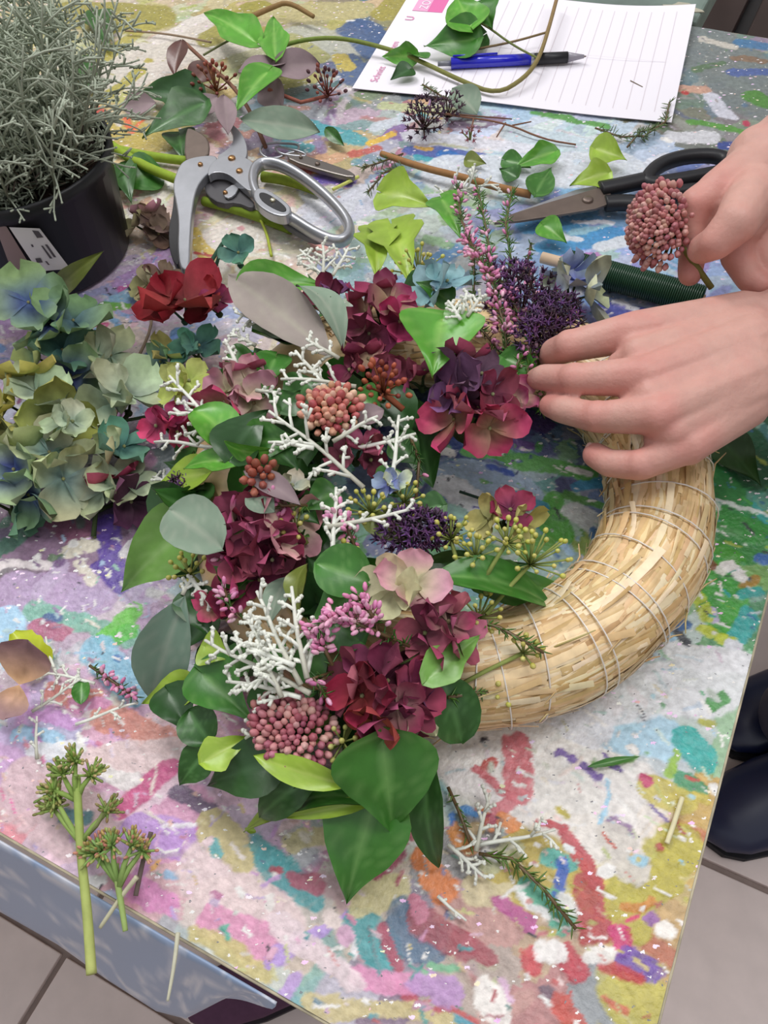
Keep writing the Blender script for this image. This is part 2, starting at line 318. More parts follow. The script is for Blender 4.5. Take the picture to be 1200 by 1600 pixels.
S = [
 # upper left
 ((110,20),(230,30),42,(158,150,72)),((200,110),(330,45),55,(214,205,196)),((150,95),(230,40),15,(178,168,82)),((165,150),(215,110),12,(172,162,60)),((250,60),(330,20),12,(222,214,206)),((330,90),(400,60),18,(216,208,198)),
 ((160,205),(250,215),36,(190,168,82)),((192,185),(205,205),5,(226,100,62)),((200,205),(222,185),4,(226,110,70)),((150,170),(165,178),9,(190,70,60)),((330,60),(400,12),25,(158,150,66)),((430,20),(560,15),28,(188,178,130)),((470,60),(530,72),44,(186,186,174)),((455,60),(500,90),15,(170,168,110)),
 ((560,45),(592,75),30,(72,98,142)),((545,95),(560,122),22,(80,102,140)),((605,20),(622,0),22,(166,156,76)),((530,90),(545,105),12,(200,180,90)),((440,130),(480,120),18,(185,178,110)),
 # upper middle
 ((480,195),(560,217),14,(82,166,176)),((450,225),(480,230),12,(85,165,175)),((580,222),(612,210),8,(226,186,70)),((548,238),(590,230),8,(192,96,86)),((500,281),(545,286),11,(98,80,162)),((495,268),(530,266),7,(230,182,80)),((470,262),(485,270),6,(200,90,85)),((500,335),(575,310),38,(210,210,222)),((480,300),(500,330),9,(225,225,230)),
 ((645,235),(745,245),15,(80,100,170)),((650,228),(672,232),5,(225,180,90)),((690,240),(720,246),9,(55,115,185)),((650,245),(675,250),7,(70,165,180)),((735,250),(750,255),7,(105,80,165)),((640,212),(840,232),13,(226,226,236)),((700,268),(960,262),42,(216,221,230)),((800,205),(930,230),20,(202,217,226)),((830,177),(950,196),6,(88,152,62)),((600,165),(700,172),10,(190,195,150)),((590,195),(640,185),12,(205,212,222)),
 # upper right
 ((1100,70),(1200,150),58,(122,130,130)),((1160,66),(1200,72),13,(72,120,162)),((1150,114),(1200,112),10,(82,102,160)),((1098,60),(1145,72),8,(200,194,184)),((1065,135),(1100,140),10,(204,160,140)),((1068,141),(1072,143),5,(190,62,62)),((1110,150),(1140,178),12,(210,210,222)),((1080,190),(1170,208),9,(90,152,62)),((1180,150),(1196,160),16,(85,140,60)),((1168,189),(1169,192),8,(190,60,92)),((1128,226),(1155,228),9,(62,80,152)),((1050,210),(1110,215),14,(216,216,222)),((1150,90),(1190,95),8,(135,110,90)),((1085,110),(1130,100),8,(95,120,90)),
 # round the scissors
 ((830,348),(905,338),24,(90,158,206)),((860,385),(960,368),20,(75,150,202)),((850,360),(900,372),6,(225,228,236)),((885,402),(932,400),8,(190,132,192)),((940,385),(975,380),14,(221,226,232)),((900,345),(960,350),6,(228,228,236)),((950,482),(1000,490),18,(82,82,162)),((960,468),(985,480),6,(230,230,235)),((900,480),(945,500),14,(150,150,205)),
 # right of the pot
 ((200,442),(262,398),24,(192,156,206)),((188,452),(218,440),7,(206,112,170)),((170,470),(200,455),10,(150,190,215)),((190,560),(250,546),17,(62,142,206)),((222,572),(246,582),9,(112,90,170)),((155,505),(210,540),28,(226,207,198)),((138,505),(166,508),5,(215,100,150)),((170,490),(197,532),6,(130,176,216)),((320,400),(400,350),48,(226,218,208)),((302,365),(322,405),14,(216,188,95)),((300,397),(345,405),4,(190,80,80)),((160,480),(192,476),10,(120,182,72)),((280,520),(330,540),14,(90,140,190)),
 # left middle
 ((60,830),(160,860),62,(152,124,150)),((70,790),(120,830),24,(140,92,116)),((0,850),(40,815),26,(76,118,100)),((150,800),(240,790),16,(85,70,110)),((20,925),(150,930),32,(186,161,196)),((60,925),(90,890),16,(195,175,205)),((165,818),(178,895),21,(100,76,166)),((150,890),(190,912),11,(102,78,166)),((108,865),(140,850),13,(233,226,206)),((122,885),(140,912),9,(230,222,206)),((0,882),(70,886),8,(236,226,226)),((200,860),(222,845),9,(228,224,226)),((50,952),(200,998),17,(132,187,167)),((160,1000),(212,950),16,(112,202,72)),((180,1000),(200,985),14,(100,196,80)),((0,975),(30,1020),30,(176,216,242)),((150,1020),(212,1082),24,(142,197,222)),((58,980),(95,988),14,(188,112,140)),((76,966),(95,966),7,(80,104,156)),((178,1027),(183,1029),5,(62,112,180)),
 ((85,1082),(150,1092),13,(216,141,131)),((160,1120),(262,1152),20,(216,146,131)),((60,1102),(122,1122),12,(200,152,206)),((120,1095),(165,1100),8,(205,140,180)),((40,1142),(92,1152),15,(166,206,232)),((50,1172),(122,1162),13,(236,236,242)),((105,1205),(260,1172),26,(231,207,207)),((0,1190),(30,1235),28,(206,168,208)),((40,1232),(135,1290),46,(216,187,192)),((195,1262),(262,1202),20,(206,92,142)),((170,1205),(210,1215),12,(238,232,232)),((280,1242),(330,1268),12,(112,97,122)),((222,1302),(290,1322),28,(191,151,216)),((255,1301),(322,1287),4,(246,241,246)),((102,1276),(138,1280),11,(92,140,150)),((150,1310),(190,1340),16,(190,160,205)),((230,1362),(247,1355),8,(236,182,110)),((296,1368),(306,1366),7,(110,182,195)),((262,1372),(275,1372),6,(150,185,215)),((215,1393),(262,1412),17,(216,141,190)),
 ((325,1362),(425,1450),46,(231,208,208)),((330,1292),(382,1332),26,(202,188,135)),((330,1442),(422,1482),22,(221,152,186)),((300,1455),(425,1522),12,(206,192,132)),((340,1400),(348,1404),7,(180,110,150)),((143,1365),(165,1372),8,(230,230,232)),((140,1390),(180,1405),8,(170,185,210)),
 # bottom middle
 ((405,1310),(450,1345),16,(100,165,165)),((425,1335),(480,1392),22,(86,161,166)),((470,1310),(510,1300),18,(205,195,150)),((462,1368),(500,1382),12,(176,96,116)),((440,1354),(442,1356),8,(186,80,96)),((430,1502),(535,1428),11,(186,156,220)),((470,1530),(450,1560),12,(190,160,215)),((545,1440),(610,1482),21,(86,166,170)),((560,1412),(612,1398),24,(211,201,152)),((590,1372),(622,1338),11,(171,92,110)),((600,1330),(640,1300),10,(200,120,130)),((625,1442),(672,1472),27,(102,126,150)),((592,1452),(630,1500),8,(181,90,110)),((630,1530),(652,1580),9,(190,85,100)),((640,1577),(712,1566),6,(190,85,100)),((660,1440),(722,1482),22,(166,92,102)),((720,1470),(760,1500),14,(170,90,100)),((575,1522),(640,1532),20,(226,152,190)),((655,1532),(702,1550),18,(191,151,202)),((660,1506),(712,1520),5,(130,190,150)),((757,1552),(785,1575),20,(246,241,236)),((490,1570),(700,1592),14,(206,191,142)),((440,1452),(560,1532),16,(231,211,216)),((715,1585),(735,1590),9,(90,165,185)),((662,1342),(690,1388),22,(236,141,82)),((742,1392),(782,1402),22,(216,202,162)),((540,1455),(560,1490),6,(235,232,235)),
 # lower right
 ((770,1175),(950,1255),82,(237,231,227)),((720,1215),(770,1230),20,(238,232,232)),((806,1165),(815,1225),24,(214,112,122)),((800,1240),(770,1262),10,(214,120,130)),((745,1195),(790,1235),7,(205,100,110)),((780,1277),(795,1292),15,(231,146,82)),((750,1265),(765,1300),6,(232,145,90)),((708,1275),(709,1282),7,(62,130,212)),((730,1268),(742,1270),7,(70,140,205)),((712,1300),(730,1320),13,(228,150,80)),((842,1286),(880,1296),8,(191,72,82)),((885,1312),(935,1372),13,(192,74,86)),((925,1392),(942,1442),30,(181,76,80)),((895,1488),(905,1505),20,(191,72,86)),((822,1490),(832,1500),15,(206,82,92)),((760,1350),(800,1330),14,(190,190,150)),((830,1392),(882,1432),20,(96,186,160)),((855,1345),(890,1350),12,(90,180,170)),((882,1350),(870,1392),9,(62,102,192)),((875,1400),(895,1415),8,(232,232,230)),((818,1402),(825,1410),7,(240,238,238)),((830,1420),(850,1432),6,(240,238,238)),((785,1410),(820,1440),14,(185,90,150)),((875,1172),(932,1217),7,(112,82,162)),((942,1182),(965,1202),6,(112,86,162)),((1010,1255),(1050,1300),4,(120,100,165)),((946,1222),(938,1290),4,(166,211,236)),((955,1285),(980,1300),9,(150,120,160)),((960,1140),(1035,1152),34,(181,216,236)),((985,1080),(1010,1100),9,(236,152,112)),((945,1095),(960,1110),9,(190,90,80)),((1082,1160),(1100,1182),24,(62,176,170)),((1062,1220),(1092,1230),17,(72,152,112)),((1060,1180),(1040,1210),7,(150,190,60)),((1010,1232),(1062,1252),22,(201,187,92)),((1080,1240),(1100,1245),10,(205,185,90)),((1000,1372),(1052,1330),38,(187,177,78)),((985,1545),(1012,1580),46,(190,181,92)),((970,1402),(1000,1452),24,(186,177,82)),((960,1310),(990,1350),22,(215,208,200)),((975,1462),(978,1485),14,(206,60,122)),((985,1502),(1022,1518),17,(116,86,172)),((950,1508),(1010,1535),9,(191,66,76)),((1043,1455),(1052,1462),12,(241,236,231)),((845,1478),(872,1480),17,(241,237,235)),((930,1490),(960,1495),10,(238,234,230)),((980,1410),(1010,1405),10,(211,141,72)),((1000,1425),(985,1440),5,(205,60,110)),((1015,1430),(1025,1440),8,(150,100,170)),((1000,1214),(1006,1222),8,(201,72,122)),((1025,1322),(1030,1324),7,(175,70,75)),((990,1335),(1000,1340),8,(160,205,225)),((925,1195),(1000,1182),5,(112,172,72)),((950,1560),(990,1590),6,(205,110,90)),((855,1545),(875,1555),10,(120,100,115)),((880,1560),(900,1600),16,(200,90,80)),
 # right
 ((905,1095),(1150,1060),44,(229,229,233)),((1050,1012),(1172,1042),17,(232,232,236)),((870,1110),(930,1140),30,(226,226,232)),((1122,905),(1140,965),36,(76,166,62)),((1150,995),(1172,965),18,(66,166,166)),((1130,1000),(1136,1004),13,(196,206,60)),((1100,982),(1110,990),10,(200,210,70)),((1105,950),(1112,965),7,(205,190,225)),((1110,1092),(1132,1086),11,(72,152,72)),((1095,1120),(1110,1125),9,(172,172,62)),((1170,795),(1195,830),20,(66,165,160)),((1130,750),(1165,850),32,(62,142,72)),((1110,780),(1200,806),4,(226,236,231)),((1112,820),(1152,832),7,(228,232,230)),((1120,887),(1125,889),9,(236,236,226)),((1160,912),(1175,905),9,(172,132,62)),((1185,872),(1200,875),9,(72,112,182)),((1098,872),(1104,880),10,(140,82,62)),((1060,970),(1068,976),12,(52,102,162)),((1150,690),(1190,730),42,(42,98,60)),((1180,640),(1200,650),14,(50,100,65)),((1060,985),(1075,1000),7,(60,60,70)),
 ((1105,800),(1185,835),20,(66,150,70)),((1110,850),(1150,870),14,(80,160,60)),((1160,930),(1185,925),10,(66,165,160)),((1090,930),(1100,960),9,(190,205,70)),((1080,790),(1110,770),8,(60,140,120)),
 # inside the ring
 ((720,745),(800,765),38,(172,192,217)),((700,690),(770,700),24,(42,52,122)),((830,650),(850,660),18,(92,72,132)),((730,700),(920,742),13,(102,176,86)),((860,782),(870,842),20,(86,166,62)),((900,802),(942,832),22,(221,226,226)),((700,762),(760,800),24,(236,236,241)),((800,772),(842,792),10,(72,152,182)),((820,858),(852,850),14,(102,162,72)),((770,690),(830,700),8,(120,90,160)),((880,770),(950,790),8,(90,150,70)),((690,800),(740,820),16,(170,210,200)),((930,870),(960,880),9,(190,150,112)),((900,760),(945,750),8,(70,150,190)),((760,730),(800,735),6,(60,90,180)),
]
for s in S: splat(*s)
# small strokes and specks of other paints
mute = .2
for k in range(5200):
    near = rng.random() < .75
    a0 = rng.uniform(-.62, A1) if near else rng.uniform(-.9, A1)
    b0 = rng.uniform(B0, .5) if near else rng.uniform(B0, B1)
    x0, y0 = a0 * N1.x + b0 * N2.x, a0 * N1.y + b0 * N2.y
    c = lin((240, 237, 234)) if rng.random() < .25 else (lin((70, 70, 80)) if rng.random() < .08 else pick(x0, y0))
    ln = rng.exponential(.0016) + .0003; th = rng.normal(-.75, .6); w = rng.uniform(.0003, .0010) * (1 + (rng.random() < .06) * 3)
    ex = abs(math.cos(th)) * ln + abs(math.sin(th)) * ln + w + .002
    i0, i1 = np.searchsorted(av, (a0 - ex, a0 + ex)); j0, j1 = np.searchsorted(bv, (b0 - ex, b0 + ex))
    if i1 <= i0 or j1 <= j0: continue
    x = X[i0:i1, j0:j1] + (Xw[i0:i1, j0:j1] - X[i0:i1, j0:j1]) * .4 - x0; y = Y[i0:i1, j0:j1] + (Yw[i0:i1, j0:j1] - Y[i0:i1, j0:j1]) * .4 - y0
    t = np.clip(x * math.cos(th) + y * math.sin(th), -ln, ln)
    d = np.hypot(x - t * math.cos(th), y - t * math.sin(th))
    al = np.clip((w - d) / .0006 + .5, 0, 1)
    P[i0:i1, j0:j1] = P[i0:i1, j0:j1] * (1 - al[..., None]) + c * al[..., None]
    H[i0:i1, j0:j1] += al * .0003
table = thing('craft_table', T(-.55, .45, -TZ), 'large craft table crusted with splashes of many coloured paints', 'table')
nA, nB = X.shape
V = np.stack([X, Y, TZ + H - .0012], -1).reshape(-1, 3)
ids = np.arange(nA * nB).reshape(nA, nB)
Q = np.stack([ids[:-1, :-1], ids[1:, :-1], ids[1:, 1:], ids[:-1, 1:]], -1).reshape(-1, 4)
me = bpy.data.meshes.new('paint_layer'); o0 = T(-.5, .45)
me.vertices.add(len(V)); me.vertices.foreach_set('co', (V - np.array(o0)).ravel())
me.loops.add(Q.size); me.loops.foreach_set('vertex_index', Q.ravel())
me.polygons.add(len(Q)); me.polygons.foreach_set('loop_start', np.arange(len(Q)) * 4)
me.update(); me.polygons.foreach_set('use_smooth', np.ones(len(Q), bool))
at = me.attributes.new('Col', 'FLOAT_COLOR', 'POINT')
at.data.foreach_set('color', np.concatenate([np.clip(Pf, 0, 1) * .93, np.ones((len(V), 1))], 1).ravel())
me.materials.append(M_paint); ob = bpy.data.objects.new('paint_layer', me); COL.objects.link(ob); place(ob, o0, table)
mb = MB(); mb.box(T((A0 + A1) / 2, (B0 + B1) / 2, -.0147), (A1 - A0 - .002, B1 - B0 - .002, .026), L3((190, 178, 150)), RT)
mb.build('tabletop', M_wood, table, smooth=False, bevel=.002)
for (a, b, la, lb) in ((A1 + .0004, (B0 + B1) / 2, .002, B1 - B0 + .004), ((A0 + A1) / 2, B0 - .0004, A1 - A0, .002), ((A0 + A1) / 2, B1 + .0004, A1 - A0, .002)):
    mb = MB(); mb.box(T(a, b, -.0145), (la, lb, .027), L3((200, 190, 172)), RT); mb.build('edge_strip', M_edge, table, smooth=False, bevel=.001)
M_leg = mat('table_leg', (120, 128, 140), rough=.5, noise=.08)
for a, b in ((A0 + .12, .1), (A0 + .12, B1 - .1), (-.06, .09), (-.12, B1 - .1)):
    mb = MB(); mb.box(T(a, b, -.384), (.04, .04, TZ - .028), L3((120, 128, 140)), RT); mb.build('leg', M_leg, table, smooth=False, bevel=.003)

# neighbouring table and chair beyond the far edge
nt_ = thing('work_table', T(-.55, 1.2, -TZ), 'grey green worn table pushed against the far edge of the painted table', 'table')
mb = MB(); mb.box(T(-.63, 1.115, -.017), (1.02, .39, .03), L3((108, 124, 116)), RT)
mg = mat('worn_green', (112, 128, 120), rough=.6, noise=.35, nscale=18)
mb.build('tabletop', mg, nt_, smooth=False, bevel=.003)
for k in range(9):
    a, b = [(-.25, .95), (-.18, .99), (-.3, 1.0), (-.14, .945), (-.22, 1.03), (-.4, 1.02), (-.16, 1.05), (-.35, .96), (-.5, 1.0)][k]
    mb = MB(); q = [T(a + .018 * math.cos(t) * (1 + .4 * math.sin(3 * t + k)), b + .008 * math.sin(t) * (1 + .3 * math.cos(2 * t + k)), -.0012) for t in np.linspace(0, 2 * math.pi, 14)[:-1]]
    mb.prism(q, .0008, L3((176, 170, 152))); mb.build('paint_patch', mat('pale_paint', (172, 168, 150), rough=.7), nt_, smooth=False)
for a, b in ((-1.05, 1.0), (-1.05, 1.25), (-.2, 1.0), (-.2, 1.25)):
    mb = MB(); mb.box(T(a, b, -.386), (.04, .04, TZ - .032), L3((100, 110, 105)), RT); mb.build('leg', M_leg, nt_, smooth=False)
q_ = W(1158, 20, -.28); CA, CB_ = q_.dot(N1), q_.dot(N2)
ch = thing('wooden_chair', T(CA, CB_, -TZ), 'dark brown wooden chair standing behind the far corner of the painted table', 'chair')
M_dark = mat('dark_wood', (50, 36, 34), rough=.45, noise=.2, nscale=20)
for k in range(5):
    mb = MB(); mb.box(T(CA - .045 + .118 * k, CB_ + .03, -.28), (.096, .46, .022), L3((46, 34, 32)), RT); mb.build('seat_slat', M_dark, ch, smooth=False, bevel=.004)
mb = MB(); mb.box(T(CA + .19, CB_ + .03, -.30), (.55, .42, .012), L3((20, 16, 18)), RT); mb.build('seat_board', M_black, ch, smooth=False)
for a in (CA - .07, CA + .43):
    for b in (CB_ - .17, CB_ + .24):
        hh = .44 if b < CB_ else .86
        mb = MB(); mb.box(T(a, b, -TZ + hh / 2), (.035, .035, hh), L3((40, 30, 28)), RT); mb.build('leg', M_dark, ch, smooth=False, bevel=.003)
for z in (-.06, .06):
    mb = MB(); mb.box(T(CA + .18, CB_ + .24, z), (.48, .018, .07), L3((44, 32, 30)), RT); mb.build('back_rail', M_dark, ch, smooth=False, bevel=.003)
# ------------------------------------------------------------------ plant builders
TOC = lambda P: (CAM - P).normalized()
PROF = {
 'heart': ([0,.04,.12,.2,.3,.45,.6,.75,.88,1],[0,.52,.88,1,.95,.73,.48,.27,.12,0], .17),
 'ivy':   ([0,.05,.15,.28,.36,.46,.58,.72,.86,1],[0,.45,.72,1,.84,.58,.5,.36,.16,0], .10),
 'five':  ([0,.06,.14,.24,.34,.44,.54,.66,.8,1],[.05,.62,.8,.62,.98,.7,.42,.4,.24,0], .14),
 'euc':   ([0,.08,.22,.4,.55,.7,.85,.95,1],[0,.3,.72,.97,1,.86,.52,.22,0], 0),
 'round': ([0,.06,.2,.4,.6,.78,.9,.97,1],[0,.45,.82,1,.98,.8,.55,.28,0], .04),
 'lance': ([0,.1,.3,.5,.7,.9,1],[.05,.5,.95,1,.75,.3,0], 0),
 'rag':   ([0,.05,.2,.35,.5,.62,.75,.88,1],[.1,.6,.95,.8,1,.78,.85,.45,.2], .05),
}
LC = {  # top, vein, underside
 'dark': ((46,90,36),(98,146,84),(112,146,84)), 'mid': ((60,116,42),(120,164,92),(126,160,86)), 'bright': ((86,152,48),(150,192,100),(150,180,88)),
 'lime': ((146,176,60),(178,196,96),(168,184,88)), 'deep': ((42,80,36),(70,106,66),(96,130,76)), 'light': ((112,158,74),(150,184,116),(140,170,96)),
 'euc': ((126,144,126),(160,166,150),(150,156,144)), 'eucg': ((148,138,132),(160,156,140),(134,124,122)), 'mauve': ((140,122,126),(150,134,134),(128,108,112)),
 'blue': ((112,136,120),(150,160,146),(140,150,136)), 'brown': ((96,62,56),(120,86,74),(110,80,70)), 'yellow': ((178,190,46),(196,204,90),(180,180,70)), 'olive': ((110,122,52),(140,150,80),(118,118,60)),
}
def leaf_geo(mb, B, Tp, w, nrm, prof, cols, cup=.12, bend=0., fold=.1, wav=.04, nu=14, nv=10, thick=.00035, seed=0):
    rr = random.Random(seed); B = Vector(B); Tp = Vector(Tp)
    y = Tp - B; Ln = y.length; y = y / Ln
    z = (nrm - y * nrm.dot(y)).normalized(); x = y.cross(z)
    ts, ws, back = PROF[prof]; top, vein, und = [L3(c) for c in cols]
    ph = rr.uniform(0, 6); k = rr.uniform(.92, 1.08); vs = []; cs = []
    for i in range(nu + 1):
        t = (i / nu) ** 1.15; hw = np.interp(t, ts, ws) * w / 2
        for j in range(nv + 1):
            s = j / nv * 2 - 1
            yy = Ln * (t - back * abs(s) ** 1.4 * max(0, 1 - t * 2.2))
            zz = cup * w * (abs(s) ** 1.6) * (hw / (w / 2 + 1e-9)) - fold * w * .25 * (1 - abs(s)) * (1 if abs(s) > .02 else 1.15) + bend * Ln * (4 * t * (1 - t)) + wav * w * math.sin(ph + 7 * t + 2.2 * s) * abs(s)
            vs.append(B + y * yy + x * (s * hw) + z * zz)
            q = (t * 5.2 - abs(s) * 1.5) % 1
            f = .62 if abs(s) < .08 else (.3 if q < .16 and nv >= 8 else 0)
            f *= (1 - .35 * t)
            c = mixc(top, vein, f); g = k * (1 + .10 * math.sin(3 * s + ph + 4 * t))
            cs.append(tuple(v * g for v in c))
    n = len(vs); dn = z * -thick
    for v in vs:
        if v.z < TZ + .0014: v.z = TZ + .0014
    fs = [(i * (nv + 1) + j, i * (nv + 1) + j + 1, (i + 1) * (nv + 1) + j + 1, (i + 1) * (nv + 1) + j) for i in range(nu) for j in range(nv)]
    mb.add(vs, fs, cs)
    mb.add([v + dn for v in vs], [tuple(reversed(f)) for f in fs], [tuple(v * k for v in und)] * n)
def leaf_px(name, parent, prof, b, t, wpx, zb, zt, col, roll=0, cup=.12, bend=.03, face=.5, stem=None, mt=None, seed=None, label=None, fold=.1, lo=False):
    Bp = W(*b, zb); Tp = W(*t, zt); mid = (Bp + Tp) / 2
    d = (Tp - Bp).normalized(); n = (UP * (1 - face) + TOC(mid) * face).normalized()
    n = (n - d * n.dot(d)).normalized(); n = Matrix.Rotation(math.radians(roll), 3, d) @ n
    mb = MB(); cols = LC[col]
    sd = seed if seed is not None else R.randrange(9999)
    leaf_geo(mb, Bp, Tp, wpx * MP(mid), n, prof, cols, cup, bend, fold, seed=sd, nu=9 if lo else 14, nv=6 if lo else 10)
    if stem:
        S = W(*stem[:2], stem[2]); q = (S + Bp) / 2 + UP * .002
        mb.tube([Bp + d * .002, Bp - d * .002, q, S], [.0009, .0009, .001, .0011], 5, L3(cols[1]))
    return mb.build(name, mt or (M_euc if col in ('euc', 'eucg', 'mauve', 'blue') else M_leaf), parent, origin=Bp, label=label)

PAL = {
 'burg': [((150,120,112),(150,66,92)),((96,44,62),(158,76,104)),((84,38,56),(122,54,74)),((176,150,124),(160,78,104)),((110,52,70),(140,62,84)),((120,66,80),(176,98,120))],
 'pink': [((206,202,164),(196,104,140)),((186,176,140),(186,90,126)),((210,204,172),(212,156,164)),((140,80,96),(176,84,118))],
 'cream': [((200,200,160),(216,208,172)),((180,190,160),(214,176,176)),((160,170,160),(208,204,176)),((190,186,150),(206,150,164))],
 'magenta': [((140,60,86),(206,78,122)),((166,130,106),(190,74,110)),((110,50,74),(164,66,100)),((120,60,80),(196,110,130))],
 'green': [((70,86,140),(158,184,140)),((84,104,150),(150,178,132)),((120,150,120),(182,196,134)),((90,120,126),(140,170,128))],
 'pale': [((140,160,140),(200,206,160)),((150,170,150),(190,200,164)),((130,156,150),(206,208,164))],
 'teal': [((70,110,104),(100,146,122)),((80,120,116),(120,160,134)),((60,90,90),(84,124,104))],
 'blue': [((110,116,186),(156,172,206)),((128,136,196),(180,190,196)),((140,150,176),(196,202,166))],
 'turq': [((120,160,130),(132,182,186)),((110,150,160),(156,190,196))],
 'purple': [((96,64,92),(132,82,128)),((104,70,104),(146,100,150)),((80,54,74),(110,60,92)),((84,66,84),(120,86,110))],
 'red': [((120,50,50),(160,50,58)),((120,44,50),(150,52,60)),((140,60,60),(158,54,74)),((176,110,80),(166,72,70))],
 'lime': [((170,180,96),(186,194,110)),((160,160,100),(198,190,120)),((160,70,90),(176,74,96))],
 'rust': [((160,160,90),(198,184,104)),((160,116,94),(190,134,112)),((140,150,100),(176,178,100))],
 'brown': [((110,90,78),(136,112,98)),((94,76,70),(120,100,90)),((170,160,126),(190,182,142))],
}
def floret_geo(mb, C, n, L, pal, spin=0, cup=.28, seed=0, npet=4, wr=1.0):
    rr = random.Random(seed); n = n.normalized()
    a = n.orthogonal().normalized(); b = n.cross(a); ci, co = R.choice(PAL[pal]) if isinstance(pal, str) else pal
    o = len(mb.v); mb.v.append(tuple(C)); mb.c.append(L3(ci))
    nu, nv = 6, 6
    for k in range(npet):
        th = spin + 2 * math.pi * k / npet + rr.uniform(-.12, .12)
        d = a * math.cos(th) + b * math.sin(th); s = n.cross(d); l = L * rr.uniform(.85, 1.12); cu = cup * rr.uniform(.2, 1.6)
        tw = rr.uniform(-.35, .35); s2 = (s * math.cos(tw) + n * math.sin(tw)); ph = rr.uniform(0, 6)
        ci2, co2 = jit(ci, 8), jit(co, 12); base = len(mb.v)
        for i in range(1, nu + 1):
            t = i / nu; hw = np.interp(t, [0,.2,.45,.65,.82,.94,1], [.12,.5,.92,1,.86,.52,.2]) * l * .52 * wr
            for j in range(nv + 1):
                q = j / nv * 2 - 1
                p = Vector(C) + d * (l * (t - .06 * abs(q) ** 2 * t)) + s2 * (q * hw) + n * (cu * l * t * t + .16 * l * q * q * t - .05 * l * math.cos(q * 3) + .05 * l * math.sin(ph + 5 * t + 3 * q) + .012 * l * k)
                p.z = max(p.z, TZ + .001); mb.v.append(tuple(p))
                f = min(1, max(0, (t - .18) * 1.5 + .25 * abs(q) * t)); c = mixc(L3(ci2), L3(co2), f)
                v = 1 - .14 * (abs(q) < .1) - .1 * ((t * 3 - abs(q)) % .8 < .2)
                mb.c.append(tuple(x * v for x in c))
        for j in range(nv): mb.f.append((o, base + j + 1, base + j))
        for i in range(nu - 1):
            for j in range(nv):
                q = base + i * (nv + 1) + j; mb.f.append((q, q + 1, q + nv + 2, q + nv + 1))
    return o
def hydrangea(name, parent, cpx, z, rpx, n, pal, label=None, cat=None, group=None, seed=1, tilt=None, size=.62, spread=75, stem=None, flat=.75, cup=.28, core=(60, 74, 44)):
    rr = random.Random(seed); C = W(*cpx, z); r = rpx * MP(C)
    ax = (UP * .75 + TOC(C) * .35).normalized()
    if tilt: ax = (ax + rt * tilt[0] + up * tilt[1]).normalized()
    base = C - ax * r * .8
    if base.z < TZ + .002: base.z = TZ + .002
    mb = MB(); spots = []
    for k in range(n):
        g = (k + .5) / n; th = 2.39996 * k + rr.uniform(-.3, .3); phi = math.radians(spread if n > 2 else 34 * (n - 1) + 6) * math.sqrt(g)
        a = ax.orthogonal().normalized(); b = ax.cross(a)
        d = ax * math.cos(phi) + (a * math.cos(th) + b * math.sin(th)) * math.sin(phi)
        p = C - ax * r * .55 + d * r * .62 * rr.uniform(.85, 1.1); p -= ax * (p - C).dot(ax) * (1 - flat)
        if p.z < TZ + .006: p.z = TZ + .006
        nd = (d + Vector((rr.uniform(-1, 1), rr.uniform(-1, 1), rr.uniform(-.3, 1))) * .3).normalized()
        spots.append((p, nd)); mb.tube([base, base.lerp(p, .55) + Vector((rr.uniform(-1, 1), rr.uniform(-1, 1), 0)) * r * .06, p], [.0011, .0009, .0007], 5, L3(core))
    if stem:
        q = [base] + [W(*s[:2], s[2]) for s in stem]; mb.tube(q, [.0016] * len(q), 6, L3(core))
    mb.ball(base, .0028, L3(core))
    root = mb.build(name, M_twig, parent, origin=base)
    if cat: tag(root, label, cat, group)
    elif label: root['label'] = label
    for k, (p, nd) in enumerate(spots):
        f = MB(); pl = pal if isinstance(pal, str) else pal[rr.randrange(len(pal))]
        floret_geo(f, p, nd, r * size * rr.uniform(.8, 1.1), pl, rr.uniform(0, 1.5), cup, seed * 100 + k)
        cc = L3(jit((150, 150, 110), 14)); f.ball(p + nd * .0006, .0013, cc, 5, 3)
        f.build('floret', M_petal, root, origin=p)
    return root
def sprig_geo(mb, A, B, rad=.0011, nb=8, seed=0, col=(230,232,222), base=(186,184,168), blen=.3, ang=55, nub=True, bow=.05, plane=None):
    rr = random.Random(seed); A, B = Vector(A), Vector(B); ax = B - A; L = ax.length; d = ax.normalized()
    n = (UP * .6 + TOC((A + B) / 2) * .6); n = (n - d * n.dot(d)).normalized(); s = d.cross(n)
    c1, c2 = L3(base), L3(col)
    pts = [A + ax * t + (s * math.sin(t * 5 + seed) * .5 + n * math.sin(t * 3)) * L * bow * t for t in np.linspace(0, 1, 6)]
    mb.tube(pts, [rad * (1.15 - .45 * i / 5) for i in range(6)], 5, c1 if rr.random() < .4 else c2, c2=c2)
    for k in range(nb):
        t = .12 + .85 * (k + rr.random() * .6) / nb; p = A + ax * t + (s * math.sin(t * 5 + seed) * .5 + n * math.sin(t * 3)) * L * bow * t
        sd = 1 if k % 2 else -1; a = math.radians(ang + rr.uniform(-18, 14)); az = rr.uniform(-.9, .9)
        bd = d * math.cos(a) + (s * sd * math.cos(az) + n * math.sin(az)) * math.sin(a)
        l = L * blen * rr.uniform(.55, 1.15) * (1.1 - .5 * t); e = p + bd * l; m = p + bd * l * .5 + d * l * .07
        mb.tube([p, m, e], [rad * .8, rad * .72, rad * .66], 5, c2)
        if nub:
            mb.ball(e, rad * 1.05, c2, 5, 3)
            for q in range(rr.randint(2, 4)):
                u = rr.uniform(.35, 1); pp = p.lerp(e, u); dd = (bd + Vector((rr.uniform(-1, 1), rr.uniform(-1, 1), rr.uniform(-.6, 1))) * .9).normalized()
                ll = l * rr.uniform(.16, .36); mb.tube([pp, pp + dd * ll], [rad * .68, rad * .8], 5, c2)
